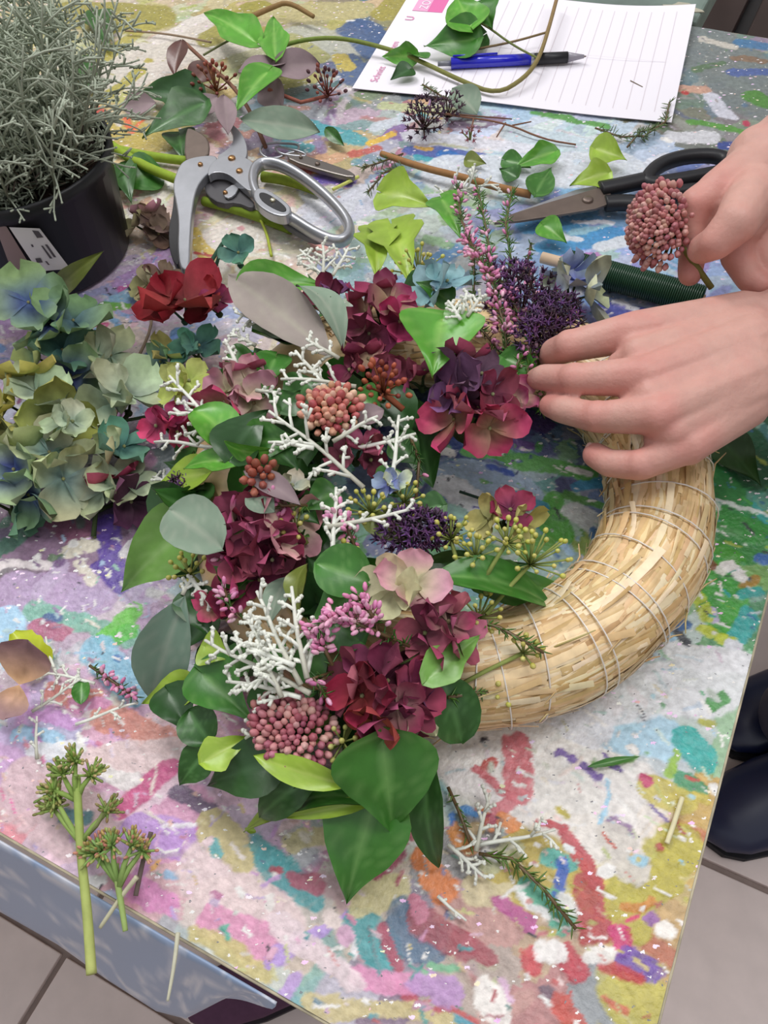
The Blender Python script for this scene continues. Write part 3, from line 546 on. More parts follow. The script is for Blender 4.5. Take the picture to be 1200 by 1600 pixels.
def silver(name, parent, a, b, nb=8, za=.075, zb=.08, rad=.00115, seed=None, blen=.3, ang=55, label=None, **k):
    mb = MB(); A = W(*a, za); sprig_geo(mb, A, W(*b, zb), rad, nb, seed if seed is not None else R.randrange(999), blen=blen, ang=ang, **k)
    return mb.build(name, M_silver, parent, origin=A, label=label)
def heather(name, parent, pts, z, nb=26, spread=.006, pink=((222,146,184),(200,104,154),(240,206,216)), seed=1, green=(70,110,46), needle=.006, label=None, bell=.0015, frac=(.3, 1), nn=1.0):
    rr = random.Random(seed); Ps = [W(*p, z if not isinstance(z, (list, tuple)) else z[i]) for i, p in enumerate(pts)]
    mb = MB(); mb.tube(Ps, [.0009] * len(Ps), 5, L3((104, 84, 58)))
    def at(t):
        f = t * (len(Ps) - 1); i = min(int(f), len(Ps) - 2); return Ps[i].lerp(Ps[i + 1], f - i), (Ps[i + 1] - Ps[i]).normalized()
    ln = sum((Ps[i + 1] - Ps[i]).length for i in range(len(Ps) - 1))
    for k in range(int(ln / .0011 * nn)):
        p, d = at(rr.random()); r = Vector((rr.gauss(0, 1), rr.gauss(0, 1), rr.gauss(0, 1))).normalized(); dd = (d * .7 + r * .8).normalized()
        l = needle * rr.uniform(.6, 1.2); c = L3(jit(green, 14)); mb.tube([p, p + dd * l * .6, p + dd * l], [.00035, .0005, .00015], 3, c, cap=False)
    ob = mb.build(name, M_leaf, parent, origin=Ps[0], label=label)
    if nb:
        b = MB()
        for k in range(nb):
            p, d = at(rr.uniform(*frac)); r = Vector((rr.gauss(0, 1), rr.gauss(0, 1), rr.gauss(.3, 1))).normalized()
            q = p + r * spread * rr.uniform(.4, 1); rot = (r + d * .5).to_track_quat('Z', 'Y').to_matrix()
            b.ball(q, bell, L3(jit(rr.choice(pink), 12)), 6, 4, (.8, .8, 1.5), rot, c2=L3(jit(pink[0], 10)))
            b.tube([p, q], [.0003, .0003], 3, L3((120, 90, 70)), cap=False)
        b.build('flower_bells', M_bud, ob, kind='stuff')
    return ob
def umbel(name, parent, base, c, z, rpx, n=16, col=(170,176,70), stemc=(140,152,84), seed=1, r=.0019, zb=None, label=None, open_=70, cat=None):
    rr = random.Random(seed); B = W(*base, z - .012 if zb is None else zb); C = W(*c, z); rad = rpx * MP(C)
    ax = (C - B).normalized() * .5 + UP * .35 + TOC(C) * .35; ax.normalize(); a = ax.orthogonal().normalized(); b = ax.cross(a)
    hub = C - ax * rad * .75; mb = MB(); mb.tube([B, (B + hub) / 2 + UP * .001, hub], [.0012, .0011, .0011], 5, L3(stemc))
    bb = MB()
    for k in range(n):
        ph = math.radians(open_) * math.sqrt((k + .5) / n); th = 2.4 * k
        d = ax * math.cos(ph) + (a * math.cos(th) + b * math.sin(th)) * math.sin(ph); e = hub + d * rad * rr.uniform(.8, 1.1)
        mb.tube([hub, (hub + e) / 2, e], [.0005, .0005, .0006], 4, L3(stemc))
        cc = jit(col, 12); bb.ball(e, r * rr.uniform(.85, 1.1), L3(cc), 7, 5, (1, 1, 1.1), d.to_track_quat('Z', 'Y').to_matrix(), c2=L3(jit((190, 180, 110), 8)))
    ob = mb.build(name, M_twig, parent, origin=B, label=label); bb.build('berries', M_bud, ob, kind='stuff'); return ob
def budhead(name, parent, c, z, rpx, n, cols, r=.0026, seed=1, stem=None, label=None, flat=.55, stemc=(120,136,72), star=False, tilt=None, ax=None):
    rr = random.Random(seed); C = W(*c, z) if not isinstance(c, Vector) else c; rad = rpx * MP(C)
    if ax is None: ax = (UP * .6 + TOC(C) * .5).normalized()
    a = ax.orthogonal().normalized(); b = ax.cross(a); hub = C - ax * rad * .9
    mb = MB(); bb = MB()
    S = [hub] if not stem else [hub] + [W(*s[:2], s[2]) if not isinstance(s, Vector) else s for s in stem]
    if len(S) > 1: mb.tube(S, [.0018] * len(S), 6, L3(stemc))
    for k in range(n):
        g = math.sqrt((k + .5) / n); th = 2.39996 * k; lump = 1 + .14 * math.sin(th * 2 + seed) + .1 * rr.uniform(-1, 1)
        p = C + (a * math.cos(th) + b * math.sin(th)) * rad * g * lump + ax * (rad * flat * (1 - g * g) + rr.uniform(-.0012, .0012))
        if k % 3 == 0: mb.tube([hub, hub.lerp(p, .6), p], [.0008, .0006, .0006], 4, L3(stemc))
        d = (p - hub).normalized(); rot = d.to_track_quat('Z', 'Y').to_matrix(); cc = jit(rr.choice(cols), 10)
        if star:
            for q in range(5):
                t5 = q * 1.2566 + rr.random(); e = (rot @ Vector((math.cos(t5), math.sin(t5), .9))).normalized(); bb.tube([p, p + e * r * 1.5], [r * .3, r * .12], 4, L3(cc), c2=L3(jit(cc, 20)))
            bb.ball(p, r * .6, L3(cc), 5, 3)
        else: bb.ball(p, r * rr.uniform(.8, 1.15), L3(cc), 6, 5, (.85, .85, 1.2), rot, c2=tuple(v * .75 for v in L3(cc)))
    ob = mb.build(name, M_twig, parent, origin=hub, label=label); bb.build('buds', M_bud, ob, kind='stuff'); return ob

# ------------------------------------------------------------------ the wreath
WC = Vector((.0375744, .288832, TZ)); RW, RT_ = .1217, .0285
wreath = thing('wreath', WC, 'half finished straw wreath covered with ivy, hydrangea and silver twigs on its left half', 'wreath')
def ring(th, ph, r=RT_):      # th round the ring, ph round the tube (0 outward, 90 up)
    c = RW - .013 * math.exp(-(((th - 1.30 + math.pi) % (2 * math.pi) - math.pi) / .55) ** 2) + r * math.cos(ph); return WC + Vector((math.cos(th) * c, math.sin(th) * c, RT_ + r * math.sin(ph)))
mb = MB(); nt_a, nt_b = 120, 24
for i in range(nt_a):
    for j in range(nt_b):
        th = 2 * math.pi * i / nt_a; ph = 2 * math.pi * j / nt_b
        rr_ = RT_ * (1 + .035 * math.sin(9 * th + 2 * ph) + .03 * math.sin(23 * th + 1.3) * math.cos(ph * 2)) - .0006
        q = ring(th, ph, rr_); q.z = max(q.z, TZ + .001); mb.v.append(tuple(q)); mb.c.append(tuple(L3(jit((214, 186, 138), 10))))
for i in range(nt_a):
    for j in range(nt_b):
        a, b = i * nt_b, ((i + 1) % nt_a) * nt_b; j2 = (j + 1) % nt_b
        mb.f.append((a + j, b + j, b + j2, a + j2))
straw = mb.build('straw_ring', M_straw, wreath, origin=WC)
mb = MB(); SCOL = [(226,192,142),(234,206,160),(214,180,128),(240,220,182),(196,160,108),(228,198,150)]
for k in range(2900):
    th0 = math.radians(R.uniform(-125, 112)); ph0 = R.uniform(-.5, math.pi + .5); ln = R.uniform(.02, .065); w = R.uniform(.0014, .0042)
    sk = R.gauss(0, .13); lift = R.uniform(.0002, .0011); c = L3(jit(R.choice(SCOL), 7)); o = len(mb.v); flip = R.uniform(0, .004) if R.random() < .12 else 0
    for i in range(6):
        t = i / 5 - .5; th = th0 + t * ln / RW; ph = ph0 + sk * t * ln / RT_; rr_ = RT_ * (1 + .03 * math.sin(9 * th + 2 * ph)) + lift + flip * (2 * t) ** 2 * (t > 0)
        for s in (-1, 0, 1):
            mb.v.append(tuple(ring(th, ph + s * w / 2 / RT_, rr_ + (.00022 if s == 0 else 0)))); mb.c.append(c)
    for i in range(5):
        for s in range(2): q = o + i * 3 + s; mb.f.append((q, q + 3, q + 4, q + 1))
mb.build('straw_stalks', M_straw, straw, origin=WC, kind='stuff')
mb = MB()
for k in range(46):
    th = math.radians(R.uniform(-100, 85)); ph = R.choice([R.uniform(-.5, .4), R.uniform(2.7, 3.6), R.uniform(0, 3.1)]); p = ring(th, ph, RT_ + .0005)
    tg = Vector((-math.sin(th), math.cos(th), 0)) * R.choice((-1, 1)); out = (p - ring(th, 0, 0)).normalized(); l = R.uniform(.006, .02)
    mb.tube([p, p + tg * l * .6 + out * l * .18, p + tg * l + out * l * R.uniform(.3, .6)], [.0006, .0005, .0003], 4, L3(jit((206, 180, 128), 14)))
mb.build('stray_straws', M_straw, straw, origin=WC, kind='stuff')
for k, d in enumerate((-98, -90, -86, -76, -66, -63, -53, -50, -40, -31, -28, -19, -9, -6, 3, 7, 16, 28, 34, 45)):
    mb = MB(); q = []; sl = R.uniform(-.16, .16)
    for i in range(21):
        ph = -.7 + (math.pi + 1.4) * i / 20; q.append(ring(math.radians(d) + sl * (i / 20 - .5), ph, RT_ + .0021))
    mb.tube(q, [.00042] * 21, 5, L3((236, 230, 222))); mb.build('binding_thread', M_thread, straw)
# hidden bed of greens round the bound half
for k in range(120):
    th = math.radians(R.uniform(108, 256)); ph = R.choice((R.uniform(-.6, .3), R.uniform(2.7, 3.7), R.uniform(.2, 2.9)))
    p = ring(th, ph, RT_ + R.uniform(.0, .003)); out = (p - ring(th, 0, 0)).normalized(); tg = Vector((-math.sin(th), math.cos(th), 0)) * R.choice((-1, 1))
    d = (out * R.uniform(.3, 1) + tg * R.uniform(-.9, .9) + UP * R.uniform(-.35, .12)).normalized(); l = R.uniform(.02, .036)
    e = p + d * l
    if e.z < TZ + .004: e.z = TZ + .004
    mb = MB(); nn = (out + UP * .6).normalized(); leaf_geo(mb, p, e, l * R.uniform(.7, 1), nn if abs(nn.dot(d)) < .95 else UP, R.choice(('heart', 'ivy', 'round')), LC[R.choice(('deep', 'dark', 'dark', 'mid', 'deep'))], seed=k, nu=8, nv=6, cup=.1, bend=-.05)
    mb.build('ivy_leaf', M_leaf, wreath, origin=p)
# leaves placed as the photograph shows them: kind, base, tip, width px, heights, colour, roll
for r in [
 ('heart',(692,497),(676,588),138,.088,.082,'bright',0,.06),('heart',(598,1160),(614,1300),168,.066,.030,'mid',0,.08),('heart',(586,1250),(541,1414),146,.034,.006,'mid',6,.10),
 ('lance',(668,1172),(686,1356),66,.05,.006,'dark',28,.12),('round',(690,1058),(722,1162),84,.062,.040,'dark',-10,.1),('ivy',(668,1062),(752,992),70,.076,.07,'light',0,.08),
 ('euc',(288,932),(236,1098),92,.062,.012,'blue',0,.06),('round',(266,796),(348,858),92,.082,.086,'euc',0,.06),('euc',(518,556),(356,428),92,.088,.075,'eucg',4,.03),('euc',(536,548),(462,446),54,.082,.09,'euc',34,.2),
 ('heart',(296,822),(188,926),112,.05,.012,'light',0,.08),('heart',(386,452),(512,448),76,.072,.066,'bright',0,.15),('round',(494,880),(580,912),86,.088,.082,'mid',0,.1),('heart',(585,905),(470,1000),96,.072,.066,'mid',14,.08),
 ('euc',(672,900),(862,946),84,.076,.05,'mid',-30,.12),('ivy',(742,910),(896,932),78,.060,.03,'mid',0,.1),('heart',(690,880),(830,880),50,.058,.05,'dark',30,.1),
 ('round',(360,700),(302,640),82,.08,.09,'bright',25,.2),('heart',(362,712),(420,640),92,.086,.094,'deep',-10,.15),('heart',(392,690),(476,690),70,.088,.088,'mid',10,.1),('heart',(408,694),(472,742),70,.086,.08,'dark',-20,.12),
 ('ivy',(372,720),(286,732),64,.085,.075,'bright',20,.1),('lance',(350,690),(430,702),36,.092,.092,'bright',60,.2),('heart',(396,712),(440,776),52,.085,.08,'mid',40,.2),('heart',(320,740),(240,766),62,.06,.04,'lime',10,.1),
 ('heart',(316,1052),(396,1128),92,.052,.046,'mid',0,.06),('heart',(264,1082),(300,1150),72,.036,.03,'deep',0,.1),('heart',(300,1072),(222,1100),58,.036,.02,'lime',0,.1),('round',(296,1110),(330,1162),66,.04,.036,'dark',10,.15),('ivy',(318,1190),(392,1150),64,.044,.04,'lime',0,.05),
 ('heart',(318,1180),(280,1228),60,.034,.02,'dark',0,.1),('heart',(432,1192),(322,1228),96,.04,.022,'deep',0,.15),('euc',(548,1228),(396,1180),46,.054,.062,'lime',-16,.12),('lance',(600,1246),(440,1278),26,.036,.03,'lime',-12,.12),('lance',(500,1205),(405,1278),64,.044,.02,'dark',0,.15),
 ('euc',(598,1262),(440,1276),60,.036,.026,'mid',38,.22),('lance',(560,1240),(380,1300),44,.03,.008,'lime',25,.15),('heart',(480,1180),(440,1240),70,.046,.034,'deep',0,.1),('heart',(560,1200),(520,1262),64,.044,.03,'mid',-20,.12),
 ('five',(612,352),(640,442),104,.05,.056,'lime',0,.08),('five',(590,360),(588,434),84,.048,.054,'lime',0,.08),('ivy',(596,300),(676,322),88,.03,.034,'lime',0,.08),('ivy',(690,310),(720,372),66,.036,.04,'bright',0,.08),
 ('lance',(648,622),(676,762),70,.058,.03,'dark',20,.05),('lance',(690,650),(760,690),60,.05,.02,'deep',0,.05),('heart',(700,470),(650,440),50,.072,.08,'mid',10,.1),
 ('heart',(440,640),(470,610),60,.085,.082,'dark',0,.1),('heart',(430,560),(410,620),60,.078,.08,'mid',0,.1),('round',(530,880),(606,880),54,.072,.076,'mid',50,.2),('lance',(480,880),(470,960),46,.076,.074,'olive',40,.2),
 ('heart',(420,1020),(440,1050),60,.06,.06,'mid',0,.1),('heart',(320,1010),(360,1030),62,.056,.056,'lime',10,.05),('heart',(300,930),(330,1000),70,.056,.05,'deep',0,.05),('lance',(450,900),(420,980),44,.066,.07,'euc',20,.1),
 ('heart',(620,840),(660,790),60,.07,.066,'mid',0,.1),('heart',(690,790),(640,810),54,.066,.06,'dark',10,.1),('lance',(560,800),(640,850),40,.076,.07,'olive',10,.1),('euc',(600,640),(560,660),40,.09,.088,'mauve',10,.1),
 ('heart',(620,690),(660,730),60,.06,.05,'dark',0,.1),('heart',(480,600),(440,660),66,.078,.076,'dark',0,.1),('heart',(390,560),(340,590),60,.066,.066,'mid',0,.1),('lance',(640,1000),(700,1060),50,.06,.06,'deep',0,.1),
 ('heart',(640,450),(700,460),60,.07,.068,'dark',0,.1),('heart',(560,620),(600,650),60,.075,.075,'mid',0,.1),('heart',(520,770),(470,800),60,.075,.075,'mid',0,.1),('heart',(600,760),(640,740),60,.07,.066,'mid',0,.1),
 ('heart',(560,1000),(500,960),70,.07,.07,'dark',0,.1),('heart',(380,900),(330,880),60,.062,.06,'mid',0,.1),('heart',(430,1100),(500,1080),66,.056,.056,'dark',0,.1),('ivy',(452,780),(500,820),60,.076,.07,'dark',0,.1),
 ('heart',(790,560),(850,590),60,.06,.06,'mid',0,.1),('lance',(610,600),(640,680),60,.072,.06,'deep',0,.1),('euc',(430,800),(385,770),44,.088,.088,'euc',0,.1),('euc',(380,735),(470,790),40,.09,.09,'mauve',-10,.1),
]:
    k, b, t, w, zb, zt, c, roll, bend = r
    leaf_px('eucalyptus_leaf' if k == 'euc' and c in ('euc', 'eucg', 'blue', 'mauve') else 'ivy_leaf', wreath, k, b, t, w, zb, zt, c, roll, bend=bend, label={'eucg': 'pale grey eucalyptus leaf', 'blue': 'large blue grey eucalyptus leaf'}.get(c))
# hydrangea heads
def H_(c, z, r, n, pal, lab, s, size=.62, **k): return hydrangea('hydrangea_head', wreath, c, z, r, max(2, round(n * .6)), pal, lab, seed=s, size=size * 1.3, **k)
H_((596,482),.078,66,9,['burg','pink','magenta','burg'],'dusky pink hydrangea head',1)
H_((570,575),.078,52,7,['burg'],'dark burgundy hydrangea head',2)
H_((692,446),.080,44,4,['turq','turq'],'turquoise hydrangea florets',3,size=.8)
H_((742,592),.078,66,9,['purple','burg','purple','burg'],'purple hydrangea head',4)
H_((738,650),.066,58,6,['magenta','pink','burg'],'magenta edged hydrangea florets',5,size=.75)
H_((808,628),.062,38,4,['cream','cream','pink'],'cream hydrangea florets',6,size=.8)
H_((376,606),.082,64,9,['pink','pink','cream','magenta'],'pink and cream hydrangea head',7)
H_((404,826),.078,88,16,['burg','burg','burg','pink'],'large burgundy hydrangea head',8,size=.52)
H_((452,764),.084,34,3,['cream','cream'],'cream hydrangea florets',9,size=.85)
H_((636,920),.086,62,4,['cream','cream','pink'],'cream and pink hydrangea florets',10,size=.72)
H_((690,984),.078,62,8,['burg','burg','magenta'],'wine red hydrangea head',11)
H_((594,1078),.074,84,14,['burg','magenta','burg','burg','red'],'deep red hydrangea head',12,size=.6)
H_((640,1132),.058,36,3,['blue','pale','pale'],'pale blue green hydrangea florets',13,size=.9)
H_((554,706),.082,46,5,['burg','burg','pink'],'burgundy hydrangea florets',14,size=.7)
H_((262,660),.05,34,5,['burg','magenta'],'small dark red hydrangea florets',15,size=.75)
H_((290,600),.055,34,3,['lime','pink'],'olive and red hydrangea florets',16,size=.8)
H_((892,450),.03,52,6,['blue','blue','pale','blue'],'blue hydrangea florets',17,size=.72)
H_((786,806),.046,46,5,['lime','lime','magenta'],'lime and red hydrangea florets',18,size=.72)
H_((616,756),.08,24,2,['blue'],'pale blue hydrangea floret',19,size=.9)
H_((440,870),.074,40,4,['pink','burg'],None,20,size=.7)
H_((380,890),.064,50,5,['burg','magenta'],None,21,size=.7)
H_((660,590),.07,44,5,['burg','purple'],None,22,size=.7)
H_((345,950),.058,40,4,['burg','magenta'],None,23,size=.7)
H_((520,460),.072,36,4,['purple','burg'],None,24,size=.7)
H_((650,1090),.06,46,5,['burg','purple'],None,25,size=.7)
# silver twigs
for a, b, n, za, zb, bl in [((556,604),(440,590),8,.098,.094,.28),((530,560),(478,530),6,.094,.1,.4),((516,610),(462,548),7,.092,.1,.3),((568,762),(424,640),10,.092,.100,.3),((490,700),(420,690),5,.1,.098,.3),((520,690),(590,650),6,.096,.1,.3),
 ((560,700),(650,680),6,.085,.082,.25),((610,760),(626,650),6,.08,.086,.3),((350,690),(268,586),9,.075,.085,.34),((350,660),(290,640),6,.08,.082,.4),((345,640),(300,680),6,.078,.08,.4),((340,700),(242,690),6,.06,.05,.3),
 ((520,868),(524,762),8,.088,.094,.28),((508,824),(648,798),7,.092,.084,.2),((420,505),(366,488),6,.076,.084,.4),((400,540),(360,520),6,.076,.082,.4),((484,1084),(322,1000),10,.080,.066,.26),((470,1070),(398,926),10,.082,.086,.28),
 ((480,1060),(452,918),9,.084,.088,.28),((470,1090),(356,1062),8,.076,.062,.28),((456,1100),(384,1152),8,.07,.046,.3),((480,1050),(500,970),7,.08,.084,.3),((440,1090),(400,1000),9,.078,.084,.3),((460,1040),(360,1000),8,.086,.08,.3),((430,1040),(380,960),8,.078,.078,.3),
 ((500,430),(470,390),8,.06,.062,.45),((520,430),(545,388),8,.058,.06,.45),((505,440),(505,380),8,.06,.066,.4),((720,500),(700,470),7,.092,.096,.45),((730,495),(752,462),7,.092,.096,.45),((722,492),(730,455),7,.09,.096,.4),
 ((300,905),(330,950),6,.06,.06,.3),((270,760),(240,745),4,.03,.02,.4),((370,570),(352,530),6,.08,.086,.4),((400,610),(440,615),5,.09,.092,.3),((285,930),(300,900),5,.058,.06,.4),((690,300),(780,290),6,.02,.03,.4),((700,330),(740,270),7,.02,.03,.4)]:
    silver('silver_twig', wreath, a, b, n, za, zb, blen=bl, rad=.00115)
# sedum, berries, umbels, heather, statice
SED = [(206,120,110),(226,170,140),(190,96,96),(214,140,124),(232,190,160)]
budhead('sedum_head', wreath, (516,640), .098, 44, 64, SED, .0027, 3, stem=[(540,700,.07)], label='salmon pink sedum head')
budhead('sedum_head', wreath, (462,1140), .062, 62, 110, [(196,120,132),(214,150,150),(176,96,112),(226,176,168)], .0022, 4, stem=[(520,1120,.05)], label='rose pink sedum head', flat=.4)
budhead('sedum_head', wreath, (420,1130), .058, 34, 40, [(196,120,132),(206,140,140),(170,96,112)], .0022, 6, flat=.4)
budhead('berry_cluster', wreath, (598,600), .092, 40, 26, [(172,84,58),(190,100,66),(150,70,56)], .0020, 5, stem=[(630,640,.075)], label='rust orange seed cluster', stemc=(150,86,60))
budhead('berry_cluster', wreath, (404,742), .094, 28, 14, [(160,84,68),(180,104,80)], .0026, 7, label='rust orange seed cluster', stemc=(150,86,60))
for c, z, rp, n, b, s in [((572,784),.086,40,16,(600,830),1),((640,776),.078,34,12,(600,800),2),((846,852),.078,62,20,(760,960),3),((800,830),.082,40,16,(760,900),4),((700,820),.08,44,16,(720,900),5),((740,850),.08,40,14,(760,930),6),((760,950),.072,46,10,(720,990),7),((530,1164),.064,36,10,(560,1120),8),((286,884),.06,36,14,(320,920),9),((455,812),.08,34,10,(480,850),10),((650,400),.06,44,26,(660,450),11),((830,1010),.066,34,8,(700,1080),12),((790,1070),.05,30,8,(700,1090),13),((860,1080),.026,26,6,(780,1100),14),((540,860),.084,24,8,(560,890),15)]:
    umbel('ivy_umbel', wreath, b, c, z, rp, n, seed=s, col=(204,206,72) if s != 8 else (150,164,80), r=.00135)
for pts, z, nb, s, sp in [([(640,1010),(560,975),(520,960),(495,985)],(.078,.092,.094,.09),80,1,.0075),([(520,1040),(500,1000),(485,980)],(.08,.086,.086),34,2,.006),([(600,1000),(580,960),(560,930)],(.08,.092,.096),44,3,.007),([(560,870),(545,830),(525,800)],(.078,.086,.09),34,4,.006),
 ([(790,590),(790,520),(770,440),(730,370)],(.05,.066,.07,.06),110,5,.009),([(850,570),(800,470),(760,400)],(.05,.066,.066),60,6,.008),([(740,480),(740,400),(720,340),(715,290)],(.05,.056,.05,.04),60,7,.008),([(770,440),(760,360),(745,290)],(.05,.05,.036),10,8,.006),([(800,420),(790,350),(800,300)],(.04,.04,.03),6,9,.006),
 ([(390,980),(360,950),(350,920)],(.066,.07,.07),20,10,.006),([(480,790),(440,790),(420,770)],(.08,.086,.09),14,11,.006),([(330,830),(360,850),(345,880)],(.066,.07,.07),6,12,.005),([(640,680),(655,720),(650,780)],(.07,.064,.06),2,13,.005),([(850,560),(830,580),(790,570)],(.05,.05,.05),10,14,.006),([(530,520),(520,480),(500,470)],(.08,.09,.092),0,15,.005),
 ([(690,470),(740,500),(790,560)],(.06,.064,.05),20,16,.007),([(520,1050),(490,1060),(510,1090)],(.07,.078,.074),6,17,.005),([(880,500),(850,520),(820,560)],(.04,.05,.05),12,18,.006),([(830,380),(820,430),(840,470)],(.03,.036,.036),26,19,.007),([(700,1090),(760,1080),(850,1100)],(.06,.05,.03),0,20,.005),([(700,960),(780,980),(850,1020)],(.072,.07,.066),0,21,.005),([(690,560),(720,600),(780,600)],(.06,.06,.06),8,22,.005)]:
    heather('heather_sprig', wreath, pts, z, nb, sp, seed=s, needle=.0075 if s in (8, 9) else .0055, green=(84,128,52) if s in (8, 9, 14, 18, 20, 21) else (66,108,44), nn=1.3)
for pts, zz, nb, sp, s in [([(820,600),(830,560),(826,520)],(.058,.064,.06),10,.006,31),([(800,600),(812,560),(850,545)],(.058,.066,.062),8,.006,32),([(870,560),(850,520),(860,490)],(.045,.05,.04),24,.007,33),([(840,580),(850,610),(845,640)],(.06,.058,.05),4,.005,34)]:
    heather('heather_sprig', wreath, pts, zz, nb, sp, seed=s, green=(88,134,52), nn=1.6)
for c, z, rp, n, s in [((872,500),.066,44,60,7),((842,520),.07,40,50,8),((816,476),.06,60,70,1),((846,500),.05,50,50,2),((642,832),.076,46,64,3),((680,826),.07,30,34,4),((288,765),.05,24,26,5),((800,440),.06,36,36,6)]:
    budhead('statice_head', wreath, c, z, rp, n, [(62,30,66),(84,44,92),(48,26,44),(100,60,110)], .0026, s, label='dark purple statice head', star=True, stemc=(70, 50, 50))
# ------------------------------------------------------------------ potted silver bush
PC = W(200, 395); PC = Vector((-.246, .576, TZ)); PH = .083
pot = thing('potted_plant', PC, 'silver wire-stemmed bush in a black plastic nursery pot', 'plant')
def lathe(mb, c, prof, n=40, col=(.03, .03, .03)):
    o = len(mb.v)
    for r, z in prof:
        for j in range(n):
            t = 2 * math.pi * j / n; mb.v.append((c.x + r * math.cos(t), c.y + r * math.sin(t), c.z + z)); mb.c.append(col)
    for i in range(len(prof) - 1):
        for j in range(n):
            j2 = (j + 1) % n; mb.f.append((o + i * n + j, o + i * n + j2, o + (i + 1) * n + j2, o + (i + 1) * n + j))
mb = MB(); lathe(mb, PC, [(.001, .001), (.058, .001), (.061, .003), (.0695, .076), (.0725, .0765), (.0735, .086), (.0725, .088), (.070, .087), (.0675, .072), (.058, .006), (.001, .006)])
mb.build('flowerpot', M_black, pot, origin=PC)
mb = MB()
for i in range(9):
    for j in range(24):
        t = 2 * math.pi * j / 24; r = .0635 * i / 8; mb.v.append((PC.x + r * math.cos(t), PC.y + r * math.sin(t), PC.z + .068 + R.uniform(-.003, .003))); mb.c.append(L3(jit((58, 46, 38), 14)))
for i in range(8):
    for j in range(24): j2 = (j + 1) % 24; mb.f.append((i * 24 + j, (i + 1) * 24 + j, (i + 1) * 24 + j2, i * 24 + j2))
mb.build('soil', mat('potting_soil', attr=True, rough=.95, bump=1, bscale=400), pot)
# care label stuck to the pot wall
M_label = mat('white_label', (236, 232, 234), rough=.4)
def potpt(px, py, off=.0012):
    z = .04
    for _ in range(8):
        P_ = W(px, py, z); d = P_ - CAM; lo, hi = .5, 1.3
        a = d.x ** 2 + d.y ** 2; ox, oy = CAM.x - PC.x, CAM.y - PC.y; r = .061 + (.0695 - .061) * min(max(z / .076, 0), 1) + off
        b = 2 * (ox * d.x + oy * d.y); c = ox * ox + oy * oy - r * r; q = b * b - 4 * a * c
        if q < 0: return P_
        t = (-b - math.sqrt(q)) / (2 * a); z = CAM.z + d.z * t - TZ
    return CAM + d * t
def potpatch(q, off, th=.0004, n=6):
    mb = MB(); g = []
    for i in range(n + 1):
        for j in range(n + 1):
            u, v = i / n, j / n; x = (q[0][0] * (1 - u) + q[1][0] * u) * (1 - v) + (q[3][0] * (1 - u) + q[2][0] * u) * v; y = (q[0][1] * (1 - u) + q[1][1] * u) * (1 - v) + (q[3][1] * (1 - u) + q[2][1] * u) * v
            g.append(potpt(x, y, off))
    mb.add(g, [(i * (n + 1) + j, (i + 1) * (n + 1) + j, (i + 1) * (n + 1) + j + 1, i * (n + 1) + j + 1) for i in range(n) for j in range(n)], (.6, .6, .6)); return mb
lab = potpatch([(14, 355), (62, 357), (110, 420), (60, 424)], .0012).build('care_label', M_label, pot)
M_ink = mat('label_print', (92, 86, 92), rough=.6)
for q in ([(50, 360), (60, 361), (68, 371), (58, 372)], [(70, 382), (74, 382), (88, 402), (84, 402)], [(64, 384), (67, 384), (82, 404), (78, 404)], [(55, 404), (63, 403), (67, 410), (58, 411)], [(70, 408), (73, 408), (78, 414), (75, 414)], [(48, 382), (51, 382), (53, 386), (50, 386)]):
    potpatch(q, .0017, n=2).build('label_print', M_ink, lab)
potpatch([(-8, 352), (10, 354), (54, 426), (20, 428)], .001).build('clear_label', mat('clear_film', (150, 128, 124), rough=.3), pot)
for k in range(95):
    th = R.uniform(0, 6.283); r = .05 * math.sqrt(R.random()); A = Vector((PC.x + r * math.cos(th), PC.y + r * math.sin(th), PC.z + .067))
    o = Vector((math.cos(th), math.sin(th), 0)) * R.uniform(.05, .55) * (r / .05 + .35) + UP * R.uniform(.75, 1.3) + Vector((R.uniform(-.35, .35), R.uniform(-.35, .35), 0))
    o.normalize(); L = R.uniform(.07, .17); mb = MB(); v = R.uniform(-14, 10)
    sprig_geo(mb, A, A + o * L, .00085, 14, 300 + k, (180 + v, 188 + v, 170 + v), (136, 138, 118), .32, 58, True, .05)
    mb.build('branch', M_silver, pot, origin=A)
mb = MB()
for k in range(2600):
    th = R.uniform(0, 6.283); r = .075 * math.sqrt(R.random()); z = R.uniform(.07, .19); rr_ = r * (.7 + 3.0 * (z - .07))
    p = Vector((PC.x + rr_ * math.cos(th), PC.y + rr_ * math.sin(th), PC.z + z)); d = Vector((R.gauss(0, 1), R.gauss(0, 1), R.gauss(.5, 1))).normalized(); l = R.uniform(.007, .018)
    v = R.uniform(-16, 8); mb.tube([p, p + d * l * .5 + Vector((R.gauss(0, 1), R.gauss(0, 1), 0)) * .001, p + d * l], [.00065, .0006, .0005], 4, L3((172 + v, 182 + v, 162 + v)))
for k in range(500):
    th = R.uniform(0, 6.283); r = .06 * math.sqrt(R.random()); z = R.uniform(.068, .1); p = Vector((PC.x + r * math.cos(th), PC.y + r * math.sin(th), PC.z + z)); d = Vector((R.gauss(0, 1), R.gauss(0, 1), R.gauss(.2, .6))).normalized(); l = R.uniform(.008, .022)
    mb.tube([p, p + d * l], [.0007, .0004], 4, L3(jit((104, 98, 84), 14)))
mb.build('fine_twigs', M_silver, pot, origin=PC, kind='stuff')

